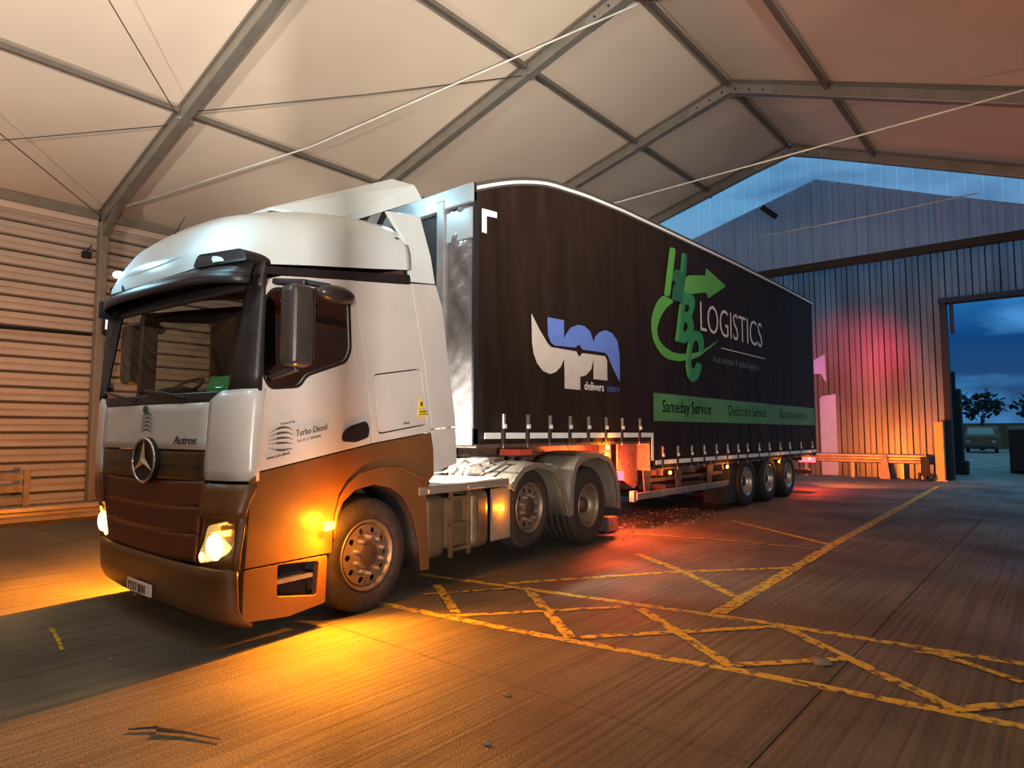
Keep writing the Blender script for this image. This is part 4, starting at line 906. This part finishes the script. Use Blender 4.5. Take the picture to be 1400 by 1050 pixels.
# graphics
UPN_G = [(6.25, 2.98), (6.26, 2.63), (6.29, 2.49), (6.36, 2.37), (6.48, 2.28), (6.63, 2.25), (6.76, 2.29), (6.87, 2.37), (6.94, 2.48), (6.95, 2.3), (6.95, 2.08), (7.31, 2.08), (7.31, 2.26), (7.45, 2.29), (7.58, 2.38), (7.65, 2.54), (7.64, 2.25), (8.0, 2.25), (8.0, 2.54), (7.95, 2.6), (7.37, 2.59), (7.29, 2.53), (7.22, 2.6), (6.66, 2.6), (6.58, 2.64), (6.41, 2.8)]
UPN_B = [(6.58, 2.98), (6.94, 2.99), (6.94, 2.73), (6.98, 2.8), (7.09, 2.91), (7.27, 2.97), (7.43, 2.97), (7.57, 2.91), (7.65, 2.77), (7.7, 2.86), (7.8, 2.93), (7.96, 2.98), (8.14, 2.96), (8.29, 2.86), (8.35, 2.64), (8.35, 2.25), (8.17, 2.43), (8.02, 2.62), (7.93, 2.65), (7.38, 2.64), (7.29, 2.7), (7.2, 2.65), (6.73, 2.63), (6.65, 2.66), (6.59, 2.75)]
plate('logo_shape', UPN_G, [], sideP(.02), .004, M['p_grey'], TL); plate('logo_shape', UPN_B, [], sideP(.02), .004, M['p_blue'], TL)
YX, UZ = (0, 1, 0), (0, 0, 1)
def ttext(nm, body, size, y, z, m, **k): return text(nm, body, size, (HW + .018, y - 5.25, z), YX, UZ, m, TL, **k)
ttext('logo_lettering', 'delivers', .165, 7.41, 2.09, M['p_white'], xs=.98, bold=.002)
ttext('logo_lettering', 'more', .165, 7.99, 2.09, M['p_blue2'], xs=.95, bold=.002)
SW = [(9.79, 3.79), (9.61, 3.69), (9.46, 3.53), (9.36, 3.33), (9.35, 3.19), (9.4, 3.01), (9.54, 2.87), (9.72, 2.77), (9.97, 2.72), (10.34, 2.73), (10.78, 2.79), (11.19, 2.9), (11.56, 3.06), (11.89, 3.21), (12.06, 3.28), (11.83, 3.21), (11.5, 3.08), (11.19, 2.98), (10.84, 2.91), (10.39, 2.86), (10.08, 2.86), (9.78, 2.93), (9.61, 3.01), (9.54, 3.15), (9.57, 3.26), (9.7, 3.44), (9.91, 3.61), (10.17, 3.74), (10.06, 3.77)]
AR = [(10.68, 4.28), (10.85, 4.33), (11.51, 4.45), (11.52, 4.6), (12.47, 4.41), (11.58, 4.02), (11.54, 4.13), (11.13, 4.05), (10.83, 3.98), (10.53, 3.99), (10.63, 4.17)]
H1 = [(10.05, 4.67), (10.27, 4.69), (10.01, 3.8), (9.8, 3.79)]
H2 = [(10.5, 4.67), (10.73, 4.69), (10.62, 4.17), (10.48, 3.78), (10.09, 3.76), (10.15, 4.01), (10.28, 4.1), (10.08, 4.1), (10.09, 4.14), (10.22, 4.32), (10.43, 4.33)]
B0 = [(10.52, 3.98), (10.78, 4.0), (10.98, 3.95), (11.01, 3.83), (10.9, 3.64), (10.84, 3.56), (10.93, 3.46), (10.92, 3.33), (10.77, 3.19), (10.57, 3.06), (10.17, 3.06), (10.37, 3.73), (10.49, 3.78)]
B1 = [(10.6, 3.76), (10.74, 3.76), (10.76, 3.69), (10.65, 3.62), (10.56, 3.63)]; B2 = [(10.54, 3.44), (10.67, 3.43), (10.68, 3.36), (10.6, 3.27), (10.49, 3.28)]
C0 = [(10.95, 3.34), (11.21, 3.34), (11.34, 3.23), (11.34, 2.98), (11.1, 2.95), (11.11, 3.1), (11.04, 3.17), (10.91, 3.13), (10.83, 3.0), (10.78, 2.79), (10.78, 2.67), (10.85, 2.62), (10.94, 2.68), (11.01, 2.77), (11.23, 2.75), (11.17, 2.6), (11.02, 2.45), (10.81, 2.39), (10.62, 2.46), (10.55, 2.65), (10.59, 2.9), (10.68, 3.12), (10.83, 3.27)]
for nm, pl_, hs, off, m_ in (('logo_swirl', SW, [], .018, 'p_green'), ('logo_arrow', AR, [], .018, 'p_green'), ('logo_letter_h', H2, [], .021, 'p_green3'), ('logo_letter_h', H1, [], .024, 'p_green'),
                            ('logo_letter_b', B0, [B1, B2], .024, 'p_green2'), ('logo_letter_c', C0, [], .028, 'p_green2')):
    plate(nm, rnd(pl_, .05, 2), [], sideP(off), .004, M[m_], TL) if not hs else plate(nm, rnd(pl_, .05, 2), hs, sideP(off), .004, M[m_], TL)
# lighter bevel faces of the letters
plate('logo_letter_face', [(10.5, 4.67), (10.62, 4.67), (10.53, 4.33), (10.43, 4.33)], [], sideP(.028), .003, M['p_green2'], TL)
plate('logo_letter_face', [(10.37, 3.73), (10.46, 3.76), (10.30, 3.08), (10.17, 3.06)], [], sideP(.028), .003, M['p_green'], TL)
plate('logo_letter_face', [(10.59, 2.9), (10.68, 3.12), (10.72, 3.0), (10.66, 2.75), (10.68, 2.5), (10.62, 2.46), (10.55, 2.65)], [], sideP(.032), .003, M['p_green'], TL)
ttext('logo_lettering', 'LOGISTICS', .80, 11.17, 3.37, M['p_white'], xs=.86, bold=-.008)
plate('logo_underline', [(12.15, 3.13), (14.58, 3.13), (14.58, 3.15), (12.15, 3.15)], [], sideP(.02), .004, M['p_white'], TL)
ttext('logo_strapline', 'local, express & global logistics', .215, 11.75, 2.84, M['p_dim'], xs=.90)
plate('green_band', [(9.38, 1.69), (18.2, 1.69), (18.2, 2.14), (9.38, 2.14)], [], sideP(.02), .004, M['p_band'], TL)
ttext('band_lettering', 'Sameday Service', .29, 9.67, 1.84, M['p_ink'], xs=1.0, bold=.003)
ttext('band_lettering', 'Dedicated Service', .29, 12.42, 1.84, M['p_ink'], xs=1.0)
ttext('band_lettering', 'European Service', .29, 15.45, 1.84, M['p_ink'], xs=1.0)
# front bulkhead, corner posts, rear frame
bx('front_bulkhead', -HW + .02, HW - .02, 0.02, .08, 1.40, 4.34, M['dark'], TL)
def TP(u, v):
    x = .82 + .40 * u; z = 1.55 + 2.55 * v; return (x, -.01 - .02 * math.sin(u * math.pi) + .022 * math.sin(z * 11 + u * 5) * math.sin(u * math.pi) + .012 * math.sin(z * 27 - u * 9) * math.sin(u * math.pi), z)
grid('crinkled_front_tarp', TP, 14, 90, M['tarp'], TL, smooth=True)
tp2 = grid('crinkled_front_tarp', lambda u, v: (TP(u, v)[0] * -1, TP(u, v)[1], TP(u, v)[2]), 10, 50, M['tarp'], TL)
for s in (1, -1):
    bx('corner_post', s * HW - .03 if s > 0 else -HW - .0, s * HW + .0 if s > 0 else -HW + .03, -.02, .07, 1.37, 4.36, M['dark'], TL)
    bx('front_pole', s * .74 - .07, s * .74 + .07, -.07, .02, 1.45, 4.25, M['trailer_paint'], TL, bevel=.02)
bx('front_top_rail', -HW, HW, -.06, .04, 4.13, 4.36, M['rail_blue'], TL, bevel=.02)
bx('front_top_panel', .80, HW - .02, -.04, .0, 3.72, 4.08, M['rail_blue'], TL, bevel=.01)
ml = bx('marker_lamp', .52, .62, -.10, -.06, 4.16, 4.22, M['l_cold'], TL, bevel=.01); point('marker_light', (.55, -.45, 4.28), 26, COLD, .04, TL)
bx('front_lower_panel', -HW, HW - .0, -.05, .06, 1.36, 1.55, M['trailer_paint'], TL, bevel=.01)
bx('rear_frame', -HW, HW, LEN - .06, LEN, .93, 5.0, M['dark'], TL)
for s in (-1, 1): bx('rear_door', min(0.01 * s, s * (HW - .05)), max(.01 * s, s * (HW - .05)), LEN, LEN + .04, 1.1, 4.9, M['trailer_paint'], TL, bevel=.01)
for s in (-1, 1):
    bx('top_rear_lamp', s * 1.15 - .05, s * 1.15 + .05, LEN, LEN + .06, 4.90, 4.97, M['l_red'], TL)
    bx('rear_lamp_cluster', s * 1.0 - .2, s * 1.0 + .2, LEN, LEN + .06, .72, .84, M['l_red'], TL)
spot('rear_red_light', (1.15, LEN + .15, 4.9), (.7, 19.55, 3.9), 1300, (1.0, .03, .08), 42, .06, TL, 1.0)
point('rear_red_light', (1.0, LEN + .25, .78), 150, (1.0, .05, .02), .05, TL); point('rear_red_light', (-1.0, LEN + .25, .78), 60, (1.0, .10, .03), .05, TL)
spot('rear_amber_light', (1.2, LEN + .15, .8), (2.2, 19.55, .9), 2400, (1.0, .19, .01), 95, .05, TL, 1.0)
bx('rear_under_bar', -1.15, 1.15, LEN - .25, LEN - .15, .42, .54, M['chassis'], TL)
# floor deck, neck, chassis rails and landing gear
bx('upper_deck', -HW + .02, HW - .02, .05, STEPY, 1.33, 1.40, M['chassis'], TL); bx('lower_deck', -HW + .02, HW - .02, STEPY, LEN, .90, .96, M['chassis'], TL)
bx('neck_step_wall', -HW + .02, HW - .02, STEPY - .03, STEPY, .90, 1.40, M['chassis'], TL)
for s in (1, -1):
    bx('neck_rail', s * .45 - .06, s * .45 + .06, .6, STEPY + .2, 1.20, 1.33, M['chassis'], TL)
    bx('chassis_beam', s * .45 - .06, s * .45 + .06, STEPY - .6, LEN - .2, .62, .90, M['chassis'], TL)
    plate('gooseneck_web', [(STEPY - 1.3, 1.33), (STEPY, 1.33), (STEPY + .3, .9), (STEPY + .3, .62), (STEPY - .7, .62), (STEPY - 1.0, .95)], [], lambda a, b, d, s=s: (s * (.52 - d), a, b), .03, M['chassis'], TL)
    lg = bx('landing_leg', s * .90 - .07, s * .90 + .07, STEPY - .9, STEPY - .76, .25, 1.33, M['chassis'], TL, bevel=.01); bx('landing_foot', s * .9 - .14, s * .9 + .14, STEPY - .97, STEPY - .69, .02, .25, M['chassis'], lg, bevel=.02)
    plate('outrigger_plate', [(STEPY - .62, 1.34), (STEPY - .02, 1.34), (STEPY - .02, .66), (STEPY - .14, .62), (STEPY - .5, .78), (STEPY - .62, .95)], [], lambda a, b, d, s=s: (s * (1.0 - d), a, b), .03, M['chassis'], TL, bevel=.004)
    for k in range(7): bx('deck_outrigger', min(s * .5, s * 1.2), max(s * .5, s * 1.2), STEPY + .4 + k * 1.25, STEPY + .46 + k * 1.25, .80, .90, M['chassis'], TL)
    gr = bx('side_guard_rail', s * 1.18 - .015, s * 1.18 + .015, 3.70, 7.55, .46, .57, M['trailer_paint'], TL, bevel=.01)
    for y in (3.98, 5.1, 6.4, 7.4): plate('guard_bracket', [(y - .03, .9), (y + .25, .9), (y + .12, .46), (y + .03, .46)], [], lambda a, b, d, s=s: (s * (1.165 - d), a, b), .02, M['chassis'], gr)
    bx('guard_end', s * 1.14 - .04, s * 1.14 + .04, 3.62, 3.74, .44, .60, M['trailer_paint'], gr)
    bx('upper_guard_rail', s * 1.10 - .015, s * 1.10 + .015, 4.3, 7.2, .70, .76, M['chassis'], TL)
    plate('wheel_mudflap', [(7.35, .82), (7.55, .86), (7.60, .12), (7.0, .14), (6.98, .45), (7.3, .5)], [], lambda a, b, d, s=s: (s * (1.2 - d), a, b), .4, M['rubber'], TL)
    for k, y in enumerate((9.95, 12.35, 15.37, 17.72, 8.02)):
        z = .84 if k < 4 else 1.29
        bm = bmesh.new(); tube(bm, [(s * 1.235, y - 5.25, z), (s * 1.262, y - 5.25, z)], .03, 10); obj('side_marker', bm, M['l_small'], TL)
        if s > 0: point('marker_light', (1.31, y - 5.25, z), 5 if k != 4 else 14, AMBER, .02, TL)
point('under_neck_light', (1.0, 3.15, 1.1), 170, (1.0, .16, .03), .05, TL)
bx('palette_box', -.6, .9, 5.2, 7.0, .45, .60, M['chassis'], TL, bevel=.03)
for s in (1, -1):
    for k in range(3):
        wheel(TL, 'wheel', (s * 1.06, 8.15 + 1.31 * k, .50), .50, .38, 'trailer', s)
for k in range(3): bx('axle_tube', -1.0, 1.0, 8.08 + 1.31 * k, 8.22 + 1.31 * k, .43, .57, M['chassis'], TL)

# ================================================================== yard beyond the door
ground_y = 30
vn = empty('van', (-4.75, 60, 0), 0, 'dark van parked outside the doorway with greenish lit windscreen', 'van')
plate('body', rnd([(-1.0, .35), (1.0, .35), (1.02, 1.2), (.95, 1.35), (.85, 2.0), (-.85, 2.0), (-.95, 1.35), (-1.02, 1.2)], .08), [], lambda a, b, d: (a, d * 1.0 - .0 + .35 * max(0, b - 1.2), b), 4.2, M['lower'], vn)
plate('windscreen', rnd([(-.82, 1.38), (.82, 1.38), (.74, 1.88), (-.74, 1.88)], .05), [], lambda a, b, d: (a, -.02 + .35 * max(0, b - 1.2) + d, b), .01, mat('van_screen', (.05, .10, .09), .1, emis=(.15, .42, .32), estr=.12), vn)
bx('bumper', -1.0, 1.0, -.08, .05, .3, .55, M['black'], vn, bevel=.03)
for s in (-1, 1):
    bx('headlamp', s * .8 - .12, s * .8 + .12, -.03, .0, .75, .92, M['steel'], vn)
    bm = bmesh.new(); lathe_x(bm, [(-.1, .2), (-.1, .33), (.1, .33), (.1, .2)], (s * .88, .8, .33), 20); obj('wheel', bm, M['rubber'], vn)
ct = empty('shipping_container', (-.35, 30.2, 0), 0, 'black container outside at the right picture edge', 'container')
bx('body', -1.2, 2.4, 0, 6, .1, 1.75, M['dark'], ct, bevel=.02); bx('top_rail', -1.22, 2.42, -.02, .04, 1.62, 1.76, mat('container_rail', (.10, .20, .15), .5), ct)
for i in range(12): bx('side_rib', -1.1 + .3 * i, -1.0 + .3 * i, -.02, 0, .2, 1.6, M['dark'], ct)
for x_ in (-1.1, 2.3): bx('corner_foot', x_ - .1, x_ + .1, 0, .2, 0, .1, M['dark'], ct)
pt = empty('gate_post', (-3.05, 28.6, 0), 0, 'thick dark post standing just outside the doorway', 'post')
bx('post', -.28, .28, -.2, .2, 0, 3.1, M['dark'], pt, bevel=.05); bx('post_head', -.10, .12, -.1, .1, 3.1, 3.75, M['dark'], pt, bevel=.03); bx('post_foot', -.4, .4, -.3, .3, 0, .5, M['dark'], pt, bevel=.05)
wy = tag(bx('yard_wall', -16, 16, 76, 76.2, 0, 2.4, M['lower']), 'low brown wall across the far side of the yard', 'wall')
def tree(x, y, h, r, lab):
    t = empty('tree', (x, y, 0), 0, lab, 'tree', 'trees beyond the yard'); tb('trunk', [(0, 0, 0), (.1, 0, h * .6)], [.18, .1], M['bark'], t)
    bm = bmesh.new()
    for k in range(260):
        a, b = random.uniform(0, 6.28), random.uniform(-1, 1); q = random.random() ** .4 * r; c = Vector((q * math.cos(a) * math.sqrt(1 - b * b), q * math.sin(a) * math.sqrt(1 - b * b), h - r * .6 + q * b * .7))
        d1 = Vector((random.uniform(-1, 1), random.uniform(-1, 1), random.uniform(-1, 1))) * .35; d2 = Vector((random.uniform(-1, 1), random.uniform(-1, 1), random.uniform(-1, 1))) * .35
        bm.faces.new([bm.verts.new(c), bm.verts.new(c + d1), bm.verts.new(c + d1 + d2), bm.verts.new(c + d2)])
    f = obj('foliage', bm, M['foliage'], t, normals=False); f['kind'] = 'stuff'
tree(-5.3, 68, 4.9, 1.8, 'dark leaning tree seen above the van roof'); tree(-1.6, 70, 4.9, 1.7, 'dark tree between van and container'); tree(3.4, 68, 6.6, 2.4, 'tall dark tree above the container'); tree(-9.8, 69, 5.2, 1.9, 'dark tree by the left door jamb')

# ================================================================== debris on the floor
tw = tag(tb('twig', [(-3.66, 1.33, .012), (-3.56, 1.44, .016), (-3.53, 1.42, .02), (-3.40, 1.50, .014), (-3.20, 1.58, .012)], [.004, .008, .012, .007, .003], M['twig'], n=6), 'thin dark twig lying on the floor in front', 'twig')
for (x, y, s, lab) in ((-4.9, 1.65, .02, 'dark chip on the floor at left, under the cab front'), (-3.43, 1.05, .018, 'brown chip just below the twig'), (-1.93, 1.55, .02, 'dark leaf scrap near bottom centre'),
                     (-2.20, 2.4, .018, 'pale chip between grooves right of centre'), (-1.62, 2.35, .022, 'dark scrap on the grooved concrete near the paint'), (-1.28, 4.6, .05, 'small dark clod beside the yellow crossing lines'),
                     (-2.5, 2.9, .018, 'tiny dark pebble left of the pale chip')):
    bm = bmesh.new(); bmesh.ops.create_icosphere(bm, subdivisions=2, radius=s, matrix=Matrix.Diagonal((1.4, .9, .5, 1)))
    for v in bm.verts: v.co *= random.uniform(.8, 1.2)
    o = tag(obj('stone_chip', bm, M['stone'], None, smooth=True), lab, 'stone', 'loose chips on the concrete floor'); o.location = (x, y, s * .38)
rb = empty('rubble_heap', (-5.5, 8.9, 0), 0, 'pale scattered rubble under the trailer beside the rear wheel', 'rubble')
bm = bmesh.new()
for k in range(420):
    a = Vector((random.uniform(-.7, .75), random.uniform(-.9, 3.4), 0)); r_ = random.uniform(.006, .018) if k % 14 else .03
    bmesh.ops.create_icosphere(bm, subdivisions=1, radius=r_, matrix=Matrix.Translation((a.x, a.y, r_ * .5)) @ Matrix.Diagonal((1.3, 1, .6, 1)))
o = obj('rubble_bits', bm, M['rubble'], rb); o['kind'] = 'stuff'
